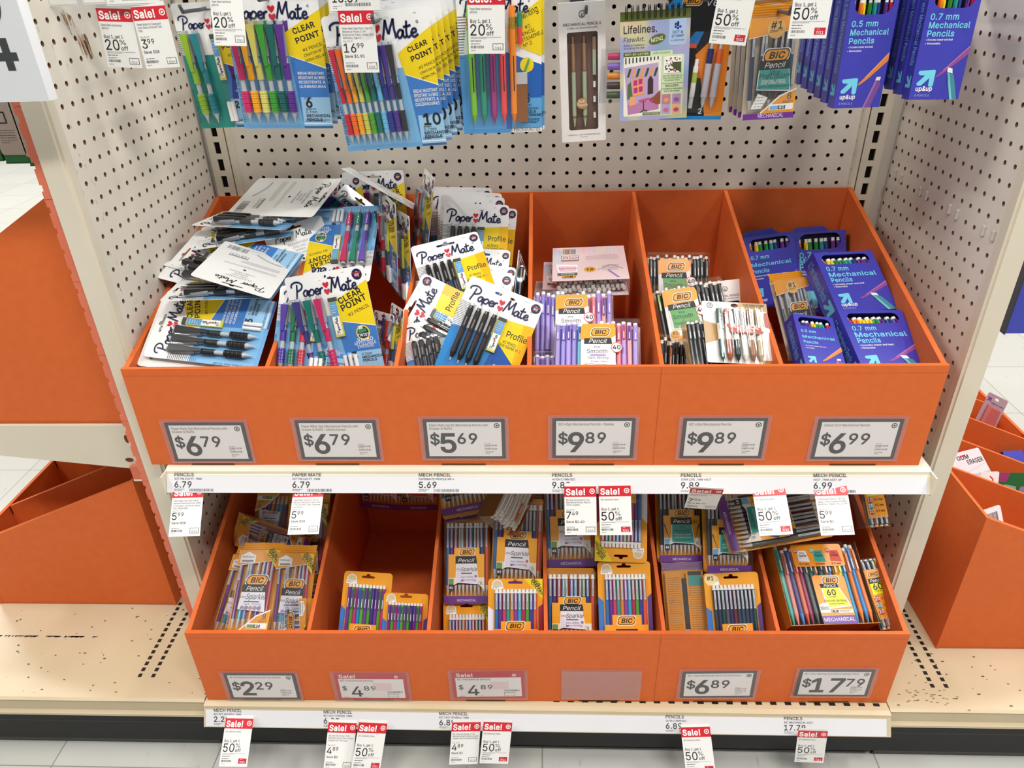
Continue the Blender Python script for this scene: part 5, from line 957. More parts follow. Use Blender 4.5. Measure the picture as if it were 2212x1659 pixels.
# ============================================================ where the products lie (size, position, orientation)
POSE = {}
for ln in """
H1 0.0952 0.1688 -0.4672 -0.268 0.2013 0.6968 0.7172 -0.0095 0.0051
H2 0.1307 0.1807 -0.3689 -0.2909 0.2086 0.7 0.7137 0.0249 0.0077
H3 0.1475 0.1761 -0.2123 -0.3304 0.1836 0.6951 0.7165 -0.0584 -0.0081
H4 0.1128 0.1815 -0.0538 -0.3099 0.1999 0.6786 0.7339 0.02 0.0231
H5 0.0671 0.1908 0.0636 -0.2395 0.1775 0.7048 0.709 -0.0124 0.0187
H6 0.0964 0.1434 0.1631 -0.2693 0.1903 0.7208 0.6917 -0.0425 -0.0102
H7 0.0931 0.173 0.2292 -0.2292 0.1962 0.7085 0.7056 -0.0018 -0.0115
H8 0.0706 0.1454 0.3212 -0.2959 0.1942 0.7079 0.7059 -0.0195 0.0128
H9 0.0649 0.1496 0.4451 -0.2981 0.2094 0.724 0.6894 0.0137 0.0179
H10 0.0655 0.141 0.5338 -0.3284 0.2192 0.7338 0.6793 -0.0049 -0.0102
T1 0.047 0.0705 -0.5546 -0.3573 0.2482 0.7153 0.6982 0.0066 -0.029
T2 0.0469 0.0728 -0.501 -0.3671 0.249 0.7175 0.6959 -0.0291 -0.0058
T3 0.0459 0.073 -0.4121 -0.3363 0.2713 0.7585 0.6488 -0.0282 -0.054
T4 0.0467 0.074 -0.2367 -0.357 0.2374 0.7067 0.7075 -0.0024 -0.0086
T5 0.0477 0.0729 -0.0685 -0.358 0.2567 0.7052 0.7089 0.0071 -0.0046
T6 0.0475 0.0726 0.2457 -0.3578 0.2611 0.692 0.7204 0.0358 -0.0298
T7 0.0486 0.0732 0.3422 -0.3588 0.2668 0.7232 0.6905 -0.0019 -0.0101
b1a 0.1203 0.1795 -0.5135 -0.3901 -0.1601 0.7078 0.235 -0.1861 0.6396
b1b 0.119 0.1686 -0.4718 -0.3097 -0.092 0.0284 -0.1795 -0.0188 -0.9832
b1c 0.1211 0.1789 -0.4568 -0.1203 -0.0297 0.5958 0.1346 0.0692 -0.7888
b1d 0.1165 0.167 -0.5073 -0.1589 -0.0594 0.7465 -0.0202 0.0402 0.6639
b1e 0.1142 0.1632 -0.5183 -0.1681 -0.077 0.6026 -0.0004 -0.0308 0.7975
b1f 0.1121 0.1613 -0.5436 -0.2323 -0.1144 0.8096 0.0351 0.0509 0.5837
b1g 0.1261 0.2075 -0.5194 -0.257 -0.1076 0.7852 0.166 -0.1013 0.5879
b1h 0.1087 0.1552 -0.5097 -0.3357 -0.1166 0.6465 -0.0215 0.0472 0.7611
b1i 0.1203 0.1795 -0.5255 -0.3941 -0.1741 0.7078 0.235 -0.1861 0.6396
b2a 0.1328 0.1666 -0.3135 -0.4047 -0.1503 0.7953 0.5943 -0.1195 0.0082
b2b 0.1141 0.1407 -0.354 -0.3977 -0.1645 0.8904 0.4531 0.0161 -0.0393
b2c 0.1202 0.1553 -0.3432 -0.2001 -0.0909 0.0343 -0.0362 -0.316 0.9474
b2d 0.1049 0.1542 -0.4072 -0.2148 -0.1201 0.8852 0.4222 -0.0108 0.1947
b2e 0.1339 0.1613 -0.2854 -0.1069 -0.0188 0.9536 -0.1267 0.2696 0.0436
b2f 0.1185 0.17 -0.316 -0.0299 -0.0963 0.7774 0.6289 -0.0092 0.0075
b2g 0.1053 0.1518 -0.3778 -0.068 -0.0891 0.842 0.534 -0.0674 0.0351
b2h 0.1069 0.1546 -0.3743 -0.1159 -0.0916 0.8498 0.3772 0.0348 -0.3664
b2i 0.124 0.1531 -0.2638 -0.1912 -0.0893 0.6245 0.5592 -0.38 -0.391
b2j 0.1087 0.154 -0.2348 -0.2162 -0.1123 0.6406 0.5229 -0.4205 -0.3734
b2l 0.1065 0.1164 -0.2614 -0.3249 -0.2281 0.7111 0.4919 -0.4022 -0.3011
b2m 0.1023 0.1132 -0.2354 -0.3629 -0.1978 0.6984 0.4461 -0.419 -0.3709
b3a 0.1212 0.1486 -0.0784 -0.3992 -0.1694 0.859 0.4737 0.1133 -0.1575
b3b 0.1238 0.1563 -0.1483 -0.3621 -0.1742 0.7869 0.3401 -0.2558 0.4468
b3c 0.1163 0.1574 -0.1391 -0.2794 -0.1248 0.9317 0.3284 -0.0197 0.1539
b3d 0.1169 0.1426 -0.1172 -0.1497 -0.1116 0.8489 0.5275 0.0303 -0.0127
b3e 0.1183 0.1724 -0.1534 -0.04 -0.128 0.7931 0.6088 0.0104 -0.0132
b3f 0.1189 0.1732 -0.1365 -0.0701 -0.1284 0.8082 0.5879 0.0219 -0.0282
b3g 0.1183 0.1725 -0.1287 -0.1 -0.1285 0.8187 0.5736 0.0161 -0.0213
b3h 0.1117 0.1385 -0.1042 -0.1191 -0.1236 0.8314 0.553 0.0331 -0.0425
b3i 0.0977 0.1419 -0.1086 -0.2127 -0.1691 0.8964 0.4346 -0.0303 -0.0816
b3j 0.1046 0.1444 -0.1039 -0.2552 -0.1826 0.8962 0.4357 0.0113 -0.0826
b3k 0.1208 0.1755 -0.1147 -0.311 -0.1882 0.8964 0.44 0.027 -0.0458
b3l 0.118 0.172 -0.1658 -0.3 -0.2069 0.8985 0.4382 -0.0115 0.0235
b3m 0.1214 0.1603 -0.2048 -0.141 -0.0679 0.6332 0.4883 -0.4079 -0.4406
b3n 0.1033 0.0917 -0.0357 -0.2149 -0.1617 0.6468 0.355 0.6195 0.2681
b3o 0.1088 0.1155 -0.157 -0.3954 -0.2005 0.9317 0.3466 -0.0465 0.0978
b4a 0.1305 0.1411 0.0866 -0.1716 -0.1422 0.0116 -0.0195 -0.0298 0.9993
b4b 0.1323 0.0928 0.0847 -0.4074 -0.1868 0.9339 0.3559 -0.0214 -0.026
b4c 0.1295 0.121 0.0522 -0.3315 -0.1827 0.9245 0.3809 -0.0127 -0.0132
b4d 0.125 0.0868 0.0515 -0.419 -0.2351 0.8988 0.4384 -0.0038 0.0078
b4e 0.1189 0.1271 0.0644 -0.1482 -0.1751 0.0117 0.0022 -0.0112 0.9999
b4f 0.1191 0.128 0.0486 -0.1382 -0.2102 0.0165 0.0036 0.0516 0.9985
b5a 0.1144 0.1213 0.2546 -0.1389 -0.1976 0.8859 0.4634 0.0171 0.0056
b5b 0.1155 0.1217 0.2561 -0.2791 -0.1935 0.9186 0.3892 -0.0346 0.0581
b5c 0.1004 0.1346 0.2282 -0.3927 -0.2512 0.8995 0.4273 0.0908 0.0083
b5d 0.1051 0.0904 0.2742 -0.4118 -0.1793 0.922 0.3843 -0.0244 0.0405
b5e 0.1041 0.1002 0.2963 -0.4019 -0.1671 0.9354 0.3434 0.0757 0.0375
b5f 0.0666 0.1893 0.3288 -0.2592 -0.2392 0.8955 0.4418 -0.024 0.0493
b5g 0.0923 0.1154 0.3755 -0.3764 -0.2395 0.6924 0.4423 0.3116 0.4774
b6a 0.1136 0.1181 0.5264 -0.3831 -0.1934 0.9583 0.2578 0.0746 0.0982
b6b 0.1107 0.117 0.5162 -0.2641 -0.1413 0.9498 0.284 0.0649 0.1144
b6c 0.0676 0.1066 0.425 -0.396 -0.1901 0.9633 0.2461 0.1011 0.0364
b6d 0.0953 0.1531 0.523 -0.1001 -0.1923 0.8369 0.5465 -0.0199 0.0211
b6e 0.0909 0.1325 0.4264 -0.1184 -0.1797 0.8304 0.5535 -0.0352 0.0531
b6f 0.0651 0.1528 0.4317 -0.2643 -0.2006 0.8986 0.4146 0.067 0.1272
l1a 0.0799 0.1678 -0.5152 -0.4675 -0.6384 0.9574 0.2855 -0.0368 -0.0246
l1b 0.069 0.1632 -0.4438 -0.4752 -0.6377 0.9332 0.3583 -0.0186 -0.0208
l1c 0.0691 0.1111 -0.4437 -0.5125 -0.6697 0.5904 0.4256 0.0764 -0.6815
l1d 0.0753 0.1657 -0.548 -0.4571 -0.6675 0.9224 0.3705 0.0416 -0.1008
l1f 0.0709 0.1617 -0.5283 -0.3348 -0.6224 0.0546 -0.0731 -0.3564 0.9299
l1g 0.0619 0.157 -0.5217 -0.3587 -0.6251 0.7163 0.369 -0.3398 0.4851
l1h 0.0786 0.1965 -0.4545 -0.3492 -0.6435 0.8987 0.4381 -0.0001 -0.018
l2a 0.0882 0.1349 -0.3158 -0.4863 -0.6741 0.9146 0.4033 0.0139 -0.0248
l2b 0.0806 0.0998 -0.2421 -0.5058 -0.6806 0.9081 0.4175 -0.0179 -0.0263
l2c 0.0906 0.1619 -0.3411 -0.1682 -0.6121 0.7742 0.6313 -0.0052 -0.0451
l2d 0.0863 0.1539 -0.267 -0.1614 -0.626 0.7728 0.6342 -0.0222 -0.0036
l3a 0.0836 0.1551 -0.1378 -0.4041 -0.6281 0.9203 0.3891 -0.0388 -0.006
l3b 0.0908 0.1619 -0.0444 -0.3979 -0.5929 0.8975 0.4406 0.0061 -0.0184
l3c 0.0865 0.1462 -0.1361 -0.4918 -0.746 0.9024 0.43 -0.0267 0.0014
l3d 0.0948 0.1063 -0.0456 -0.5069 -0.6468 0.9025 0.4306 0.0024 0.0036
l3e 0.095 0.1699 -0.1497 -0.3 -0.5003 0.9653 0.2414 -0.0325 0.0942
l3f 0.0786 0.1152 -0.0642 -0.312 -0.5995 0.4008 -0.2933 -0.3659 0.7871
l3g 0.0422 0.1408 -0.0061 -0.293 -0.5814 0.8999 0.4337 0.012 -0.0431
l4a 0.0864 0.1306 0.0523 -0.4853 -0.6613 0.8946 0.4461 0.0228 0.0097
l4b 0.0906 0.161 0.0518 -0.3679 -0.5674 0.9117 0.4105 -0.004 0.0167
l4c 0.0931 0.1359 0.1455 -0.484 -0.6473 0.9129 0.408 0.0019 0.0086
l4d 0.0924 0.1555 0.1417 -0.3942 -0.5335 0.0026 0.0358 -0.4176 0.9079
l5a 0.0838 0.1475 0.2543 -0.3645 -0.5672 0.9072 0.4167 0.0512 0.0253
l5b 0.0824 0.1448 0.3302 -0.4035 -0.556 0.8948 0.4345 0.0931 0.0427
l5c 0.098 0.1861 0.4091 -0.3991 -0.5247 0.7302 0.2271 0.188 -0.6164
l5d 0.0743 0.1369 0.2547 -0.4664 -0.6657 0.9198 0.3915 -0.0234 0.0136
l5e 0.0948 0.1283 0.3326 -0.4948 -0.6565 0.9209 0.3893 -0.0114 0.0157
l6a 0.1537 0.1423 0.4871 -0.468 -0.6136 0.9686 0.2404 0.0445 0.0454
l6b 0.0358 0.1209 0.5897 -0.4645 -0.6421 0.952 0.2945 0.0007 0.0829
l6c 0.0352 0.1095 0.5816 -0.3743 -0.4986 0.918 0.3913 0.0186 0.0612
m1 0.0489 0.0773 -0.5633 -0.5186 -0.4196 0.9245 0.38 0.0181 0.0245
m2 0.0494 0.0764 -0.3703 -0.519 -0.4161 0.9568 0.2904 -0.0152 0.004
m3 0.0493 0.0764 0.0606 -0.5189 -0.4151 0.8513 0.5245 -0.0128 0.0004
m4 0.0492 0.0767 0.1143 -0.5188 -0.4143 0.8591 0.5098 -0.0442 -0.0083
m5 0.049 0.0759 0.2513 -0.5027 -0.4047 0.5168 0.855 -0.0343 -0.0258
m6 0.0497 0.0767 0.3533 -0.5191 -0.4122 0.9439 0.3281 -0.0354 0.0136
m7 0.0491 0.0761 0.4465 -0.5187 -0.412 0.9379 0.3447 -0.0395 -0.0014
s1 0.0481 0.0754 -0.5315 -0.6331 -0.8392 0.9454 0.3242 0.0311 0.0075
s2 0.0481 0.0774 -0.3501 -0.633 -0.846 0.8986 0.4254 0.1066 0.0102
s3 0.0492 0.0798 -0.2971 -0.6379 -0.8383 0.87 0.4587 0.1807 0.0089
s4 0.0493 0.0759 -0.132 -0.634 -0.8306 0.8362 0.5388 0.1007 0.0157
s5 0.0494 0.076 -0.079 -0.6341 -0.8281 0.8297 0.5509 0.0898 -0.0044
s6 0.0488 0.0766 0.2638 -0.6337 -0.8405 0.8858 0.4531 -0.0996 0.0074
s7 0.0485 0.0753 0.4604 -0.6154 -0.8528 0.7467 0.6642 -0.0366 -0.0024
R1 0.0542 0.0899 1.047 0.0705 -0.6146 0.8283 0.5119 0.1681 -0.1536
R2 0.0839 0.109 0.8694 -0.1973 -0.5935 0.9376 0.3132 0.0221 0.1497
R3 0.0532 0.0811 0.827 -0.3547 -0.5933 0.8544 0.4676 0.1377 0.1798
R4 0.0381 0.0859 0.8706 -0.2481 -0.594 0.8192 0.5705 0.0491 0.0337
R5 0.069 0.0986 0.9746 -0.1795 -0.6553 0.8195 0.5728 0.0137 0.0054
R6 0.0477 0.0959 1.0743 -0.0484 -0.6878 0.9643 0.2571 0.0312 0.0545
""".strip().split('\n'):
    q = ln.split(); POSE[q[0]] = [float(x) for x in q[1:]]
def put(fn, key, label, *a, **k):
    p = POSE[key]; return pose(fn(p[0], p[1], label, *a, **k), p) if fn in (back_card, profile_card, hand_card, white_box, dana_card, notebook, velocity, pack26, hanging26, bag8, box40_back, upup) else pose(fn(p[0], p[1], *a, label, **k), p)
def pm(key, cols, label, kind='three', **k): p = POSE[key]; return pose(pm_card(p[0], p[1], cols, label, kind, **k), p)
def b40(key, cols, label, style, **k): p = POSE[key]; return pose(box40(p[0], p[1], label, cols, style, **k), p)
def dup(o, off, label, group=None, parent=None):
    c = o.copy(); COL.objects.link(c)
    if parent: c.parent = parent
    else: c.location = o.location + Vector(off); c['label'] = label
    if group: c['group'] = group
    for ch in list(o.children): dup(ch, None, None, None, c)
    return c
ORD = ['second', 'third', 'fourth', 'fifth', 'sixth', 'seventh', 'eighth', 'ninth']
def stack(o, n, step, what, group):
    o['group'] = group
    for i in range(n): dup(o, [s * (i + 1) for s in step], '%s from the front of %s' % (ORD[i], what), group)
BLK = ['#1d1e21'] * 3; MUL = ['#3f3480', '#0f6f66', '#c02860']; MU2 = ['#4a2f9a', '#0f6a4a', '#c02840']
# ---------------------------------------------------------------- hanging packs
h1 = pm('H1', ['#8fb82c', '#1f7f88'], 'teal hanging card with one lime and one blue-green pencil, leftmost on the back pegboard', 'teal', tops=False)
h2 = pm('H2', ['#c82a6a', '#f0a41c', '#d8cf6a', '#3f9a34', '#12605a', '#5a2f90'], 'hanging card of six clear pencils, front of its stack', tops=False)
stack(h2, 2, (.004, .014, .004), 'the hanging stack of six-pencil cards', 'six-pencil hanging cards')
h3 = pm('H3', ['#c01f3a', '#ee6a1c', '#f0a41c', '#c8c85a', '#4fa030', '#0f6a60', '#68b4dc', '#2a2f8c', '#50308c', '#2c2c30'], 'big hanging card of ten clear pencils, front of its thick stack', tops=False)
stack(h3, 6, (.0068, .0125, .004), 'the thick hanging stack of ten-pencil cards', 'ten-pencil hanging cards')
h4 = put(hand_card, 'H4', 'hanging card of five bright solid pencils with a tube of thick leads')
stack(h4, 1, (.004, .016, .0), 'the hanging handwriting pencil cards', 'handwriting pencil cards')
put(white_box, 'H5', 'slim white hanging box with a window showing two sage green pencils')
put(notebook, 'H6', 'small spiral notepad with a pastel cover and a cafe picture')
tr = marker_tray('clear tray of five coloured markers tucked behind the spiral notepad'); tr.location = (.118, -.262, .177); tr.rotation_euler.x = PI / 2
put(velocity, 'H7', 'black and orange hanging card of two grip pencils behind the spiral notepad')
h8 = put(bag8, 'H8', 'hanging film bag of eight pencils with a teal label, front of its stack', 'precision', DKC)
stack(h8, 3, (-.003, .016, .001), 'the hanging stack of teal label pencil bags', 'teal label hanging bags')
h9 = put(upup, 'H9', 'blue hanging pencil box with an orange pencil picture, front of its stack', '0.5', '8', RB)
stack(h9, 6, (-.0025, .0245, .003), 'the left hanging stack of blue pencil boxes', 'blue 0.5 mm hanging boxes')
h10 = put(upup, 'H10', 'blue hanging pencil box with a teal pencil picture, front of the rightmost stack', '0.7', '8', RB)
stack(h10, 6, (-.0025, .0245, .003), 'the right hanging stack of blue pencil boxes', 'blue 0.7 mm hanging boxes')
# unseen row of card copies, added above view to shade the back wall
SHADE_ROW = [(h2, -.52, 'six-pencil'), (h3, -.36, 'ten-pencil'), (h2, -.20, 'six-pencil'), (h4, -.06, 'solid pencil'), (h3, .09, 'ten-pencil'), (h2, .24, 'six-pencil'), (h4, .37, 'solid pencil'), (h3, .50, 'ten-pencil')]
WHN = ['first', 'second', 'third', 'fourth', 'fifth', 'sixth', 'seventh', 'eighth']
for i, (o, x, s_) in enumerate(SHADE_ROW):
    for j, y in enumerate((-.33, -.20, -.08)):
        c = o.copy(); COL.objects.link(c); c.location = (x + .004 * j, y, .425); c.rotation_euler = (PI / 2, 0, 0); c.rotation_mode = 'XYZ'
        c['label'] = '%s card added above view to shade the wall, %s from the left' % (('front', 'middle', 'rear')[j] + ' ' + s_, WHN[i]); c['group'] = 'cards added above view for shade'
        k = [q for q in o.children if q.name.startswith('card')][0].copy(); COL.objects.link(k); k.parent = c
GM = C('#5c5f63', .35, .5, .6)
def hook(label, x, z, y1, tip=True):
    m = M(); m.tube([(x, 0, z), (x, y1, z), (x, y1 - .006, z + .008)], .0024, GM, 8); m.box(x - .012, x + .012, -.004, 0, z - .012, z + .03, GM)
    m.tube([(x, 0, z + .055), (x, y1 - .02, z + .055)], .0018, GM, 8); tag(m.obj('peg_hook'), label, 'hook', 'peg hooks on the back pegboard')
HK = [('H1', -.345, 'teal two-pencil card'), ('H2', -.33, 'six-pencil cards'), ('H3', -.37, 'ten-pencil cards'), ('H4', -.35, 'handwriting pencil cards'), ('H5', -.28, 'slim white box'), ('H7', -.27, 'black and orange grip pencil card'), ('H8', -.34, 'teal label pencil bags'), ('H9', -.34, 'left stack of blue boxes'), ('H10', -.37, 'rightmost stack of blue boxes')]
for k, y1, s_ in HK:
    p = POSE[k]; hook('grey peg hook carrying the ' + s_, p[2], p[4] + p[1] * .44 if k != 'H1' else .277, y1)
def holder(label, x0, x1, z0, z1, y, txt=None):
    m = M(); m.box(x0, x1, y, y + .002, z0, z1, C('#d9d9d6', .3)); m.box(x0 + .002, x1 - .002, y - .0004, y, z0 + .002, z1, PAPER)
    if txt:
        b = M(); b.text(txt, 0, 0, .009, INK, 0, bold=.6); b.lines(0, -.005, .012, 2, .0022, GREY, 0, .0009, 2); b.barcode(.016, -.0065, .05, -.001, INK, 0, 28)
        for f, mi in zip(b.f, b.mi): m.face([(x0 + .006 + b.v[i][0], y - .0006, z0 + .012 + b.v[i][1]) for i in f], b.mats[mi])
    else: m.barcode  # plain
    tag(m.obj('label_holder'), label, 'label holder')
holder('small clear label holder at the top of the left pegboard', -.634, -.595, .2875, .32, -.36)
holder('beige end of a label holder beside the two left sale tags', -.588, -.556, .289, .32, -.361)
holder('label holder with a barcode above the two left sale tags', -.555, -.484, .287, .32, -.366, ' ')
holder('label holder reading 18.89 above the 16.99 sale tag', -.272, -.203, .272, .32, -.352, '18.89')
PMl = ('Paper Mate mechanical', 'pencils')
sale_tag(POSE['T1'], 'sale tag for 20% off, left of the 3.99 tag', 'bogo', '', lines=PMl, off='20', date='7/11')
sale_tag(POSE['T2'], 'sale tag priced 3.99 beside the left pegboard', 'price', '3', '99', lines=('Paper Mate 2ct Clearpoint', 'Color Block Lime and Teal', 'Clip'), reg='$4.49', off='Save 50¢')
sale_tag(POSE['T3'], 'sale tag for 20% off hanging over the six-pencil card', 'bogo', '', lines=PMl, off='20', date='7/11')
sale_tag(POSE['T4'], 'sale tag priced 16.99 in front of the ten-pencil card', 'price', '16', '99', lines=('Paper Mate Clear Point 10pk #2', 'Mechanical Pencils 0.7mm', 'Multicolored, Plastic, Eraser, Art &', 'Stationery, Ages 3+'), reg='$18.89', off='Save $1.90')
sale_tag(POSE['T5'], 'sale tag for 20% off in front of the solid bright pencil card', 'bogo', '', lines=PMl, off='20', date='7/11')
sale_tag(POSE['T6'], 'tilted sale tag for 50% off between the notepad and the film bags', 'bogo', '', lines=('BiC stationery items',), date='7/11', red=True)
sale_tag(POSE['T7'], 'sale tag for 50% off beside the blue 0.5 mm hanging boxes', 'bogo', '', lines=('BiC stationery items',), date='7/11', red=True)
# ---------------------------------------------------------------- upper bin, first compartment: black three-packs
pm('b1a', BLK, 'black three-pencil card lying sideways at the front of the first upper compartment', 'black', tops=False)
put(back_card, 'b1b', 'three-pencil card lying print side down with its barcode towards the front, left heap')
put(back_card, 'b1c', 'curled white card back lying topmost on the left heap, hang hole to the right')
pm('b1d', BLK, 'black three-pencil card lying flat under the topmost white card back', 'black', tops=False)
pm('b1e', BLK, 'black three-pencil card with only its lettering showing, second below the topmost card back', 'black', tops=False)
pm('b1f', BLK, 'black three-pencil card whose left corner pokes over the bin side, upper of two', 'black', tops=False)
pm('b1g', BLK, 'black three-pencil card whose left corner pokes over the bin side, lower of two', 'black', tops=False)
pm('b1h', BLK, 'black three-pencil card half hidden behind the frontmost sideways card', 'black', tops=False)
put(back_card, 'b1i', 'white card back at the front left corner under the sideways black card')
# second compartment: coloured three-packs
pm('b2a', MUL, 'three-pencil card in purple, teal and pink, frontmost of the second upper compartment')
pm('b2b', MU2, 'three-pencil card leaning behind the left edge of the frontmost coloured card')
pm('b2c', ['#5a3fa0', '#107a60', '#c02860'], 'upside-down coloured three-pencil card with three white erasers on top')
put(back_card, 'b2d', 'white card back with a barcode left of the upside-down coloured card', cols=MUL)
put(back_card, 'b2e', 'white card seen nearly edge-on, slanting highest over the second compartment', cols=MUL)
pm('b2f', MUL, 'three-pencil card standing against the back of the second compartment')
pm('b2g', MUL, 'shaded three-pencil card in front of the one standing at the back')
pm('b2h', MUL, 'tilted three-pencil card with a black hang hole beside the slanting white card')
pm('b2i', MU2, 'three-pencil card standing turned sideways, left of two, purple pencil in front')
pm('b2j', MU2, 'three-pencil card standing turned sideways, right of two, against the divider')
pm('b2l', MU2, 'narrow turned three-pencil card beside the frontmost coloured card')
pm('b2m', MU2, 'turned three-pencil card with a pinkish corner nearest the second divider')
# third compartment: black four-packs
profile_card_ = lambda k, s_: put(profile_card, k, s_)
profile_card_('b3a', 'black four-pencil card tilted clockwise, frontmost of the third upper compartment')
profile_card_('b3b', 'black four-pencil card turned so its lettering climbs, left of the frontmost one')
profile_card_('b3c', 'black four-pencil card in the middle of the heap with a shiny blister')
profile_card_('b3d', 'black four-pencil card standing upright in front of three others at the back')
profile_card_('b3e', 'rearmost black four-pencil card standing against the back of the third compartment')
profile_card_('b3f', 'black four-pencil card second from the back of the third compartment')
profile_card_('b3g', 'black four-pencil card third from the back of the third compartment')
profile_card_('b3h', 'black four-pencil card peeping out right of the upright ones at the back')
profile_card_('b3i', 'four-pencil card showing only its top right end right of the shiny one')
profile_card_('b3j', 'four-pencil card with a dark round badge, below the right neighbour of the shiny card')
profile_card_('b3k', 'four-pencil card directly behind the frontmost tilted one')
profile_card_('b3l', 'four-pencil card with only a white left corner behind the turned card')
pm('b3m', MU2, 'coloured three-pencil card standing edge-on at the left of the third compartment')
profile_card_('b3n', 'four-pencil card standing edge-on at the right of the third compartment')
profile_card_('b3o', 'four-pencil card low behind the lip, under the turned one')
# fourth compartment: pastel cartons
b40('b4b', PASTEL, 'clear carton of forty pastel pencils, frontmost with a white 40 label', 'pastel', lab=(.32, .72))
b40('b4c', PASTEL, 'clear carton of forty pastel pencils leaning behind the frontmost pastel carton', 'pastel', lab=(.28, .69))
b40('b4d', PASTEL, 'low pastel pencil carton at the front left corner of the fourth compartment', 'pastel', withlabel=False)
put(box40_back, 'b4a', 'pastel pencil carton lying face down on top, white eraser ends to the front')
put(box40_back, 'b4e', 'pastel pencil carton lying second in the face-down pile'); put(box40_back, 'b4f', 'pastel pencil carton lying lowest in the face-down pile')
# fifth compartment
GB = ['#2c2d30', '#303236', '#26272a', '#34363c']
b40('b5a', GB, 'clear carton of forty black pencils with a green label, rearmost', 'green', lab=(.17, .68))
b40('b5b', GB, 'clear carton of forty black pencils with a green label, middle of the fifth compartment', 'green', lab=(.10, .60))
b40('b5c', GB, 'clear carton of black pencils with blue, green and red clips at the front left', 'green', withlabel=False)
b40('b5d', GB, 'black pencil carton with an orange side just left of the patterned pencil card', 'green', withlabel=False)
put(dana_card, 'b5e', 'white card of six earth-toned patterned pencils')
put(white_box, 'b5f', 'slim white pencil box leaning behind the patterned pencil card')
b40('b5g', GB, 'carton standing edge-on between the patterned pencil card and the right divider', 'green', withlabel=False)
# sixth compartment
P7 = ['#e0302c', '#f07a1a', '#f2d21a', '#f2d21a', '#1f8a3a', '#5a2f86', '#24408c', '#5a2f86']; P8 = ['#f07a1a', '#f2d21a', '#1f8a3a', '#1f8a3a', '#1f9c90', '#24408c', '#6a2f86', '#5a2f86']; P9 = ['#f07a1a', '#24408c', '#6a2f96', '#f2d21a', '#1f9a3a', '#1fa09a', '#d0204a']
put(upup, 'b6a', 'large blue pencil box nearest the front of the sixth upper compartment', '0.7', '50', P7, D=.034)
put(upup, 'b6b', 'large blue pencil box lying just above the nearest large one', '0.7', '50', P8, D=.034)
put(upup, 'b6c', 'smaller tilted blue pencil box with an orange pencil picture, at the front', '0.5', '8', P9, D=.028)
put(upup, 'b6d', 'blue pencil box standing at the back of the bin, right of two', '0.7', '50', P8, D=.032, flap=True)
put(upup, 'b6e', 'blue pencil box standing at the back of the bin, partly behind the divider', '0.7', '50', P8, D=.032, flap=True)
put(bag8, 'b6f', 'film bag of dark pencils with a teal label squeezed between blue boxes', 'precision', DKC)
# ---------------------------------------------------------------- lower bin
put(bag8, 'l1a', 'orange and clear pencil bag, frontmost of the first lower compartment', 'sparkle')
put(bag8, 'l1b', 'orange pencil bag to the right of the frontmost bag', 'sparkle')
put(bag8, 'l1c', 'orange pencil bag turned sideways, low at the lip', 'sparkle')
put(bag8, 'l1d', 'orange pencil bag showing behind the left edge of the frontmost bag', 'sparkle')
put(bag8, 'l1f', 'upside-down pink pencil bag high at the back of the first lower compartment', 'sparkle')
put(bag8, 'l1g', 'yellow pencil bag lying sideways against the left bin side', 'sparkle')
put(bag8, 'l1h', 'pencil bag standing behind the 5.99 sale tag over the first lower compartment', 'sparkle')
put(hanging26, 'l2a', 'carded tray of green and purple pencils, left of two at the front', 'strong', STC)
put(hanging26, 'l2b', 'carded tray of green and purple pencils, right of two and lower', 'strong', STC)
put(pack26, 'l2c', 'pencil tray with a red label high at the back, left of two', 'strong', cols=STC); put(pack26, 'l2d', 'pencil tray with a red label high at the back, right of two', 'strong', cols=STC)
put(pack26, 'l3a', 'clear tray of sparkle pencils at the left of the third lower compartment', 'sparkle')
put(pack26, 'l3b', 'clear tray of sparkle pencils behind the yellow-cornered carded tray', 'sparkle')
put(hanging26, 'l3c', 'tray of pencils with white eraser ends low at the lip, third lower compartment', 'new', BC)
put(hanging26, 'l3d', 'orange carded tray with a yellow corner, frontmost of the third lower compartment', 'new', BC)
e3 = put(pack26, 'l3e', 'pencil tray lying flat high up with its purple band towards the front', 'sparkle')
dup(e3, (.002, .02, -.032), 'pencil tray lying flat just below the other flat one')
WE = ['#e8e4dc'] * 3
er = box40(.062, .15, 'tilted pencil carton showing a cluster of white eraser ends', WE, 'sixty', n=7, D=.05, ends=True, withlabel=False)
ey = Vector((-.35, -.80, -.38)).normalized(); ez = Vector((.75, -.25, .6)); ez = (ez - ey * ez.dot(ey)).normalized(); ex = ey.cross(ez)
er.matrix_world = Matrix.Translation((-.0635 - ey.x * .075, -.41 - ey.y * .075, -.54 - ey.z * .075)) @ Matrix((ex, ey, ez)).transposed().to_4x4()
put(pack26, 'l3g', 'narrow pencil tray with white tips against the third divider', 'sparkle')
put(pack26, 'l4a', 'clear tray of sparkle pencils at the front left of the fourth lower compartment', 'sparkle')
put(pack26, 'l4b', 'clear tray of sparkle pencils behind the 7.49 sale tag', 'sparkle')
put(hanging26, 'l4c', 'carded tray of bright pencils at the front right of the fourth lower compartment', 'sparkle', BC)
put(hanging26, 'l4d', 'upside-down orange carded tray above the bright front right one', 'new', BC)
put(pack26, 'l5a', 'teal label tray of grey pencils, leftmost in the fifth lower compartment', 'precision', cols=DKC)
put(pack26, 'l5b', 'tray of grey pencils with a teal label, second from the left', 'precision', cols=DKC)
put(pack26, 'l5c', 'tray of dark pencils lying sideways on top with a purple band at left', 'precision', cols=DKC, n=12)
put(bag8, 'l5d', 'yellow back of a pencil bag at the front of the fifth lower compartment', 'precision', back=True)
put(hanging26, 'l5e', 'carded tray of dark pencils with a round number one badge', 'precise', DKC)
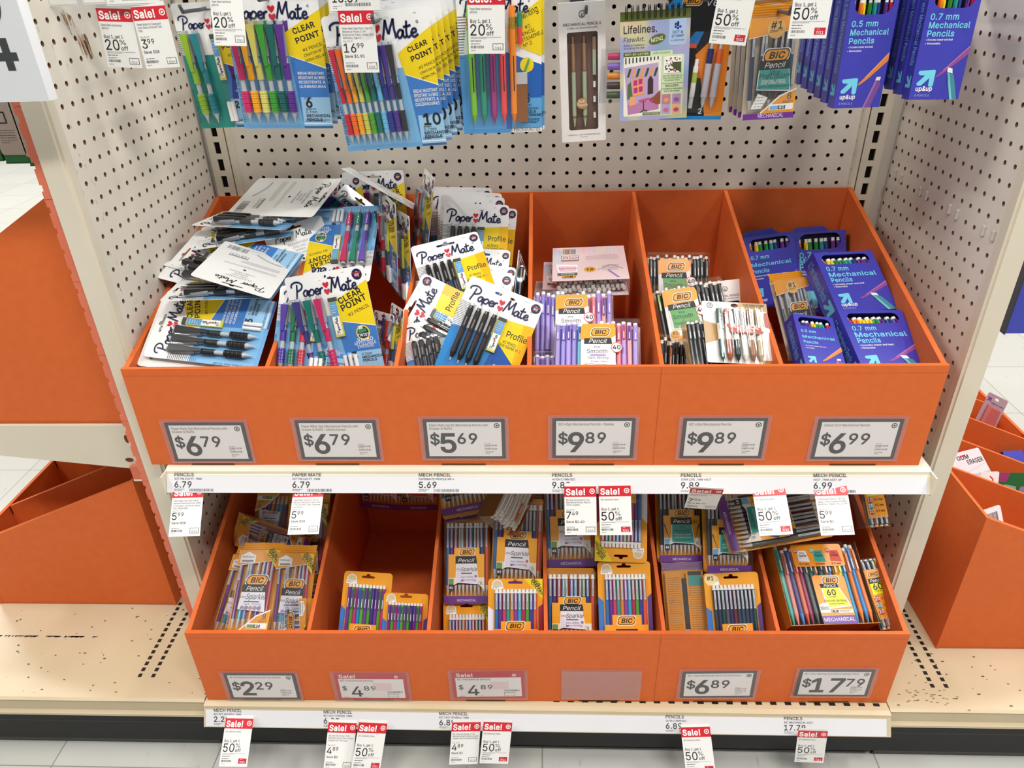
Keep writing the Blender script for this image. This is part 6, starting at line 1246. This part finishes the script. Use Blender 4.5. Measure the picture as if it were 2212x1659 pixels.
SX = ['#1f9c8c', '#d88078', '#3a3f80', '#d86a4a', '#8a2a5a', '#53565c', '#2a5a50', '#5f6468', '#2a5a50', '#5f6468', '#2a6ab0', '#e0a020', '#f0d020', '#2f96d0', '#e87a28', '#2f80c8', '#e87a28']
b40('l6a', SX, 'large clear carton of sixty pencils with a yellow 60 label', 'sixty', lab=(.36, .74), n=17, D=.045)
def carton_edge(key, label, L_, dz):
    # a sixty carton standing on its narrow side: printed side, eraser ends above and below
    p = POSE[key]; t = thing('pencil_carton', label, 'pencil carton'); W_, H_ = p[0], p[1]; a = Art(W_, H_); o = C('#e8941c', .35)
    a.slab([(a.x(u), a.y(v)) for u, v in ((0, .14), (1, .14), (1, .84), (0, .84))], .0004, o)
    bic_badge(a, .45, .77, .5, 2); a.P([(.1, .64), (.8, .64), (.78, .71), (.1, .71)], BLACK, 3); a.T('Pencil', .45, .655, .15, WHITE, 5, al='C', sh=.3); a.P([(.1, .48), (.95, .5), (.8, .64), (.1, .64)], C('#e4ea1c', .3), 3); a.T('60', .45, .55, .28, INK, 5, al='C', bold=1); a.T('COUNT', .45, .515, .09, INK, 5, al='C')
    for i, (c_, s_) in enumerate((('#b03a30', '0.7 mm'), ('#2f8aa4', '0.5 mm'), ('#b03a30', '0.9 mm'))): v = .42 - .09 * i; a.E(.22, v, .14, C(c_), 3); a.T('20', .22, v - .015, .15, WHITE, 5, al='C', bold=.6); a.T(s_, .44, v - .012, .12, INK, 5, bold=.4, fit=.44)
    a.obj('printed_side', t, (0, 0, .0012)); r_ = random.Random(3); n = 4; r = W_ / n * .42
    for j in range(2):
        for i in range(n):
            for fl in (0, 1): pencil(t, 'bicends', SX[(i * 3 + j + fl * 2) % 17], H_ * .47, r, (i + .5 - n / 2) * W_ / n, (H_ * .49 if fl else -H_ * .49) - (H_ * .47 if fl else -H_ * .47), -r - j * r * 2.1, 0, flip=not fl)
    m = M(); m.box(-W_ / 2, W_ / 2, -H_ / 2, H_ / 2, -dz, .0006, CLEAR); m.obj('clear_box', t)
    m = M(); m.box(-W_ / 2, W_ / 2, -H_ / 2, -H_ / 2 + .0006, -dz, 0, o); m.obj('end_panel', t); return pose(t, p)
carton_edge('l6b', 'narrow orange side of a sixty-pencil carton wedged at the right of the large one', 1, .05)
carton_edge('l6c', 'tilted sixty-pencil carton resting on the right bin side behind the 5.99 tag', 1, .06)
# ---------------------------------------------------------------- price cards on the bin fronts
TX = [(('Paper Mate 3pk Mechanical Pencils with', 'Eraser & Refill'), '6', '79'), (('Paper Mate 3pk Mechanical Pencils with', 'Eraser & Refill- Multicolored'), '6', '79'), (('Paper Mate 4pk #2 Mechanical Pencils with', 'Eraser & Refill'), '5', '69'), (('BiC 40pk Mechanical Pencils- Pastels',), '9', '89'), (('BiC 40pk Mechanical Pencils',), '9', '89'), (('Up&up 50ct Mechanical Pencils',), '6', '99')]
XC = [-.524, -.3175, -.1185, .0803, .278, .4795]; ZC = [-.321, -.3172, -.3155, -.3142, -.3147, -.3165]
LBU = ['leftmost price card on the upper bin front, reading 6.79', 'second price card from the left on the upper bin front, reading 6.79', 'third price card from the left on the upper bin front, reading 5.69', 'pastel pencil price card under the fourth upper compartment, reading 9.89', 'second price card from the right on the upper bin front, reading 9.89', 'rightmost price card on the upper bin front, reading 6.99']
for i in range(6): price_card(LBU[i], XC[i], ZC[i], .126, .0735, 0, *TX[i])
ya = math.radians(.6); yl = lambda x: -.5615 + x * math.sin(ya)
LW = [(-.495, -.7765, (('BiC 8ct Mechanical Pencils with Xtra Sparkle',), '2', '29'), {}, 'leftmost price card on the lower bin front, reading 2.29'),
      (-.3, -.7765, ('BiC mechanical pencils', '4', '89'), dict(sale=True), 'red sale price card reading 4.89, left of two on the lower bin front'),
      (-.0935, -.7715, ('BiC mechanical pencils', '4', '89'), dict(sale=True, rz=.02), 'red sale price card reading 4.89, right of two on the lower bin front'),
      (.103, -.7705, ('', '', ''), dict(empty=True), 'empty clear price sleeve on the lower bin front'),
      (.3045, -.7675, (('BiC 26pk Mechanical Pencil Xtra Precision',), '6', '89'), dict(rz=.02), 'slightly crooked price card on the lower bin front, reading 6.89'),
      (.502, -.7625, (('BiC 60ct Mechanical Pencil Variety Pack',), '17', '79'), {}, 'rightmost price card on the lower bin front, reading 17.79')]
for x, z, tx, kw, s_ in LW: price_card(s_, x, z, .126, .068, ya, *tx, y=yl(x), **kw)
BO = ('BiC stationery items',)
sale_tag(POSE['m1'], 'leftmost sale tag on the upper price strip, priced 5.99', 'price', '5', '99', lines=('Paper Mate Clear Point 3pk #2', 'Mechanical Pencils with Eraser & Refill', '0.7mm Black: Led Pencils, Rubber', 'Grip, Retractable'), reg='$6.79', off='Save 80¢')
sale_tag(POSE['m2'], 'second sale tag from the left on the upper price strip, priced 5.99', 'price', '5', '99', lines=('Paper Mate Clear Point 3pk #2', 'Mechanical Pencils with Eraser & Refill', '0.7mm Assorted Colors: Papermate', 'Led Pencils'), reg='$6.79', off='Save 80¢')
sale_tag(POSE['m3'], 'sale tag priced 7.49 hanging straight beside a 50% off tag', 'price', '7', '49', lines=('BiC 40pk Xtra Smooth 0.7mm', 'Mechanical Pencils: Back to', 'School Supplies'), reg='$9.89', off='Save $2.40')
sale_tag(POSE['m4'], 'sale tag for 50% off right of the straight 7.49 tag', 'bogo', '', lines=BO, date='7/11', red=True)
sale_tag(POSE['m5'], 'sale tag priced 7.49 swung back under the upper price strip', 'price', '7', '49', lines=('BiC 40pk Xtra Life 0.7mm', 'Mechanical Pencils'), reg='$9.89', off='Save $2.40')
sale_tag(POSE['m6'], 'slightly tilted 50% off sale tag left of the 5.99 tag', 'bogo', '', lines=BO, date='7/11', red=True)
sale_tag(POSE['m7'], 'rightmost sale tag on the upper price strip, priced 5.99', 'price', '5', '99', lines=('#2 Mechanical Pencil 0.7 mm 50ct -', 'up&up: School Supplies, Erasable,', 'Multicolor, Plastic, No. 2 Lead'), reg='$6.99', off='Save $1')
sale_tag(POSE['s1'], '50% off sale tag leftmost on the lower price strip', 'bogo', '', lines=BO, date='7/11', red=True)
sale_tag(POSE['s2'], 'second sale tag from the left on the lower strip, cut by the frame', 'price', '4', '89', lines=('BiC 26pk Xtra Strong 0.9mm', 'Mechanical Pencils: Back to School', 'Supplies with Thick Lead'), reg='$6.89', off='Save $2')
sale_tag(POSE['s3'], 'half-price sale tag overlapping its left neighbour on the lower strip', 'bogo', '', lines=BO, date='7/11', red=True)
sale_tag(POSE['s4'], 'sale tag priced 4.89 near the middle of the lower price strip', 'price', '4', '89', lines=('BiC 26pk Xtra Sparkle 0.7mm', 'Mechanical Pencils: Back to School', 'Supplies with Fun Sparkle Designs'), reg='$6.89', off='Save $2')
sale_tag(POSE['s5'], '50% off sale tag right of the middle 4.89 tag on the lower strip', 'bogo', '', lines=BO, date='7/11', red=True)
sale_tag(POSE['s6'], '50% off sale tag on the lower strip below the 6.89 lettering', 'bogo', '', lines=BO, date='7/11', red=True)
sale_tag(POSE['s7'], '50% off sale tag rightmost on the lower price strip', 'bogo', '', lines=BO, date='7/11', red=True)
# ---------------------------------------------------------------- what shows of the neighbouring bays
sg = thing('sign', 'large pale sign with dark grey figures at the top left corner', 'sign', (-.585, -.5, .193)); m = M(); m.box(-.32, 0, 0, .002, 0, .4, C('#d6dade', .5)); m.box(-.003, 0, .002, .02, 0, .4, C('#f2f4f6', .5))
b = M(); b.text('54', -.019, .036, .05, C('#3a3c40'), 0, al='R', bold=1); b.text('30', -.019, .1 - .017, .055, C('#3a3c40'), 0, al='R', bold=1)
for f in b.f: m.face([(b.v[i][0], -.0003, b.v[i][1]) for i in f], C('#3a3c40'))
m.obj('sign_face', sg)
GRN = C('#2f7f4a', .35); PY = C('#e0b020', .4)
def pencil_carton(label, x, y, z, rz=0):
    t = thing('pencil_carton', label, 'pencil carton', (x, y, z)); t.rotation_euler.z = rz; m = M(); m.box(-.105, .105, -.0235, .0235, -.02, 0, GRN)
    for i in range(5): yy = -.016 + .008 * i; m.box(-.085, .02, yy - .0032, yy + .0032, 0, .0006, PY); m.face([(-.085, yy - .0032, .0006), (-.094, yy, .0006), (-.085, yy + .0032, .0006)], C('#d9a884')); m.rect(-.05, yy - .0008, -.03, yy + .0008, INK, .0009)
    m.flat([(.02, -.0235), (.05, -.0235), (.065, 0), (.05, .0235), (.03, .0235)], C('#1f5f34'), .0008); m.rect(.06, -.02, .072, .02, PAPER, .0008); m.flat([(.075, -.02), (.1, -.01), (.1, .02), (.08, .02)], C('#7fae2a'), .0008)
    m.obj('box', t); return t
for i, (y, s_) in enumerate(((-.10, 'rearmost'), (-.15, 'middle one'), (-.195, 'nearest, partly hidden'))): pencil_carton('green box of yellow pencils in the rear far-left compartment, ' + s_, -.985, y, -.742)
pencil_carton('green box of yellow pencils in the near far-left compartment, behind its neighbour', -.98, -.255, -.742); pencil_carton('green box of yellow pencils in the near far-left compartment, closest to us', -.985, -.304, -.744)
for i, (x, s_) in enumerate(((-.832, 'leftmost'), (-.793, 'middle'), (-.757, 'rightmost'))):
    t = thing('hanging_card', 'taupe hanging card over a green box at upper left, %s of three' % s_, 'hanging card', (x, -.30, .093 - .004 * i)); m = M(); m.slab(rrect(-.019, 0, .019, .2, .004), .0006, C('#a89c92', .5)); m.rect(-.01, .045, .006, .062, INK, .0003); m.rect(-.008, .047, .004, .06, C('#a89c92', .5), .0005); m.lines(-.012, .035, .012, 6, .0035, C('#5c5650'), .0003, .0008, i); t.rotation_euler = (PI / 2, 0, 0); m.obj('card', t)
    m = M(); m.box(-.018, .0175, -.012, .01, -.034, -.001, C('#1f6a30', .4)); m.box(-.018, .018, -.013, -.012, -.034, 0, BLACK); m.obj('box', t)
for i, (x, s_) in enumerate(((.772, 'nearer'), (.815, 'farther'))):
    m = M(); m.box(x - .019, x + .019, -.31 + .03 * i, -.285 + .03 * i, -.217, .02, C('#3a44b4', .35)); m.box(x - .021, x - .019, -.312 + .03 * i, -.285 + .03 * i, -.218, .02, C('#23283c', .4)); tag(m.obj('binder'), 'blue binder at the right edge beyond the cream post, %s of two' % s_, 'binder')
def small_card(key, label, name, cat, fn):
    p = POSE[key]; t = thing(name, label, cat); a = Art(p[0], p[1]); fn(a, t); return pose(t, p)
def f1(a, t):
    base_card(a, [[(a.x(.5) + .006 * math.cos(2 * PI * i / 12), a.y(.9) + .003 * math.sin(2 * PI * i / 12)) for i in range(12)]], .004, C('#a98a98', .35)); up_arrow(a, a.x(.16), a.y(.84), .01, C('#7a1f7a'), a.z(2)); a.T('wedge bar erasers', .3, .76, .07, INK, 2, bold=.5, fit=.62); a.fine(.3, .72, .8, 2, GREY, 2); a.obj('card', t)
    m = M(); m.hexa([(-.017, -.03, .001), (.017, -.03, .001), (.017, .018, .001), (-.017, .018, .001), (-.014, -.026, .012), (.015, -.026, .012), (.012, .012, .012), (-.012, .012, .012)], C('#b5504c', .5)); m.obj('eraser', t); dome(t, .12, .1, .88, .68, a.W, a.H, .0135)
small_card('R1', 'lilac card with a red block eraser standing in the far-right bin', 'eraser_pack', 'eraser pack', f1)
def f2(a, t): base_card(a, [], .003, C('#dccad0', .4)); a.T('ERASER', .52, .74, .11, INK, 2, bold=1, fit=.44); a.T('GUM', .3, .85, .1, INK, 2, bold=1); a.R(.4, .9, .56, .93, RED, 2); a.S([(.2, .6), (.5, .62), (.95, .7)], .006, GREY, 2); a.R(0, 0, 1, .55, C('#b9a8b0'), 1); a.obj('card', t)
small_card('R2', 'pinkish white eraser card lying slanted in the far-right bin', 'eraser_pack', 'eraser pack', f2)
def f3(a, t): base_card(a, [], .006, C('#e6dfe2', .4)); a.bars(.2, .55, .8, .88, INK, 2, 20); a.obj('card', t)
small_card('R3', 'white card corner with a barcode in the nearest far-right compartment', 'hanging_card', 'hanging card', f3)
def f4(a, t): base_card(a, [], .004, WHITE); a.S([(.5, .9), (.7, .8), (.55, .7), (.75, .65)], .06, RED, 2); a.obj('card', t)
small_card('R4', 'small white card with red script in the far-right bin', 'hanging_card', 'hanging card', f4)
def f5(a, t): base_card(a, [], .002, C('#256a3a', .3)); a.P([(0, .8), (.25, .8), (.35, 1), (0, 1)], C('#9a3a70'), 1); a.P([(.2, .5), (.6, .5), (.55, .7), (.2, .75)], C('#8ab0a4'), 1); a.P([(.6, .5), (1, .5), (1, .7), (.7, .7)], C('#8a80a4'), 1); a.obj('card', t)
small_card('R5', 'green and purple pack at the right edge of the picture', 'marker_pack', 'pack', f5)
def f6(a, t): a.box(-a.W / 2, a.W / 2, -a.H / 2, a.H / 2, -.02, 0, C('#3434a4', .35)); a.obj('box', t)
small_card('R6', 'blue box lying low in the far-right bin', 'small_box', 'box', f6)
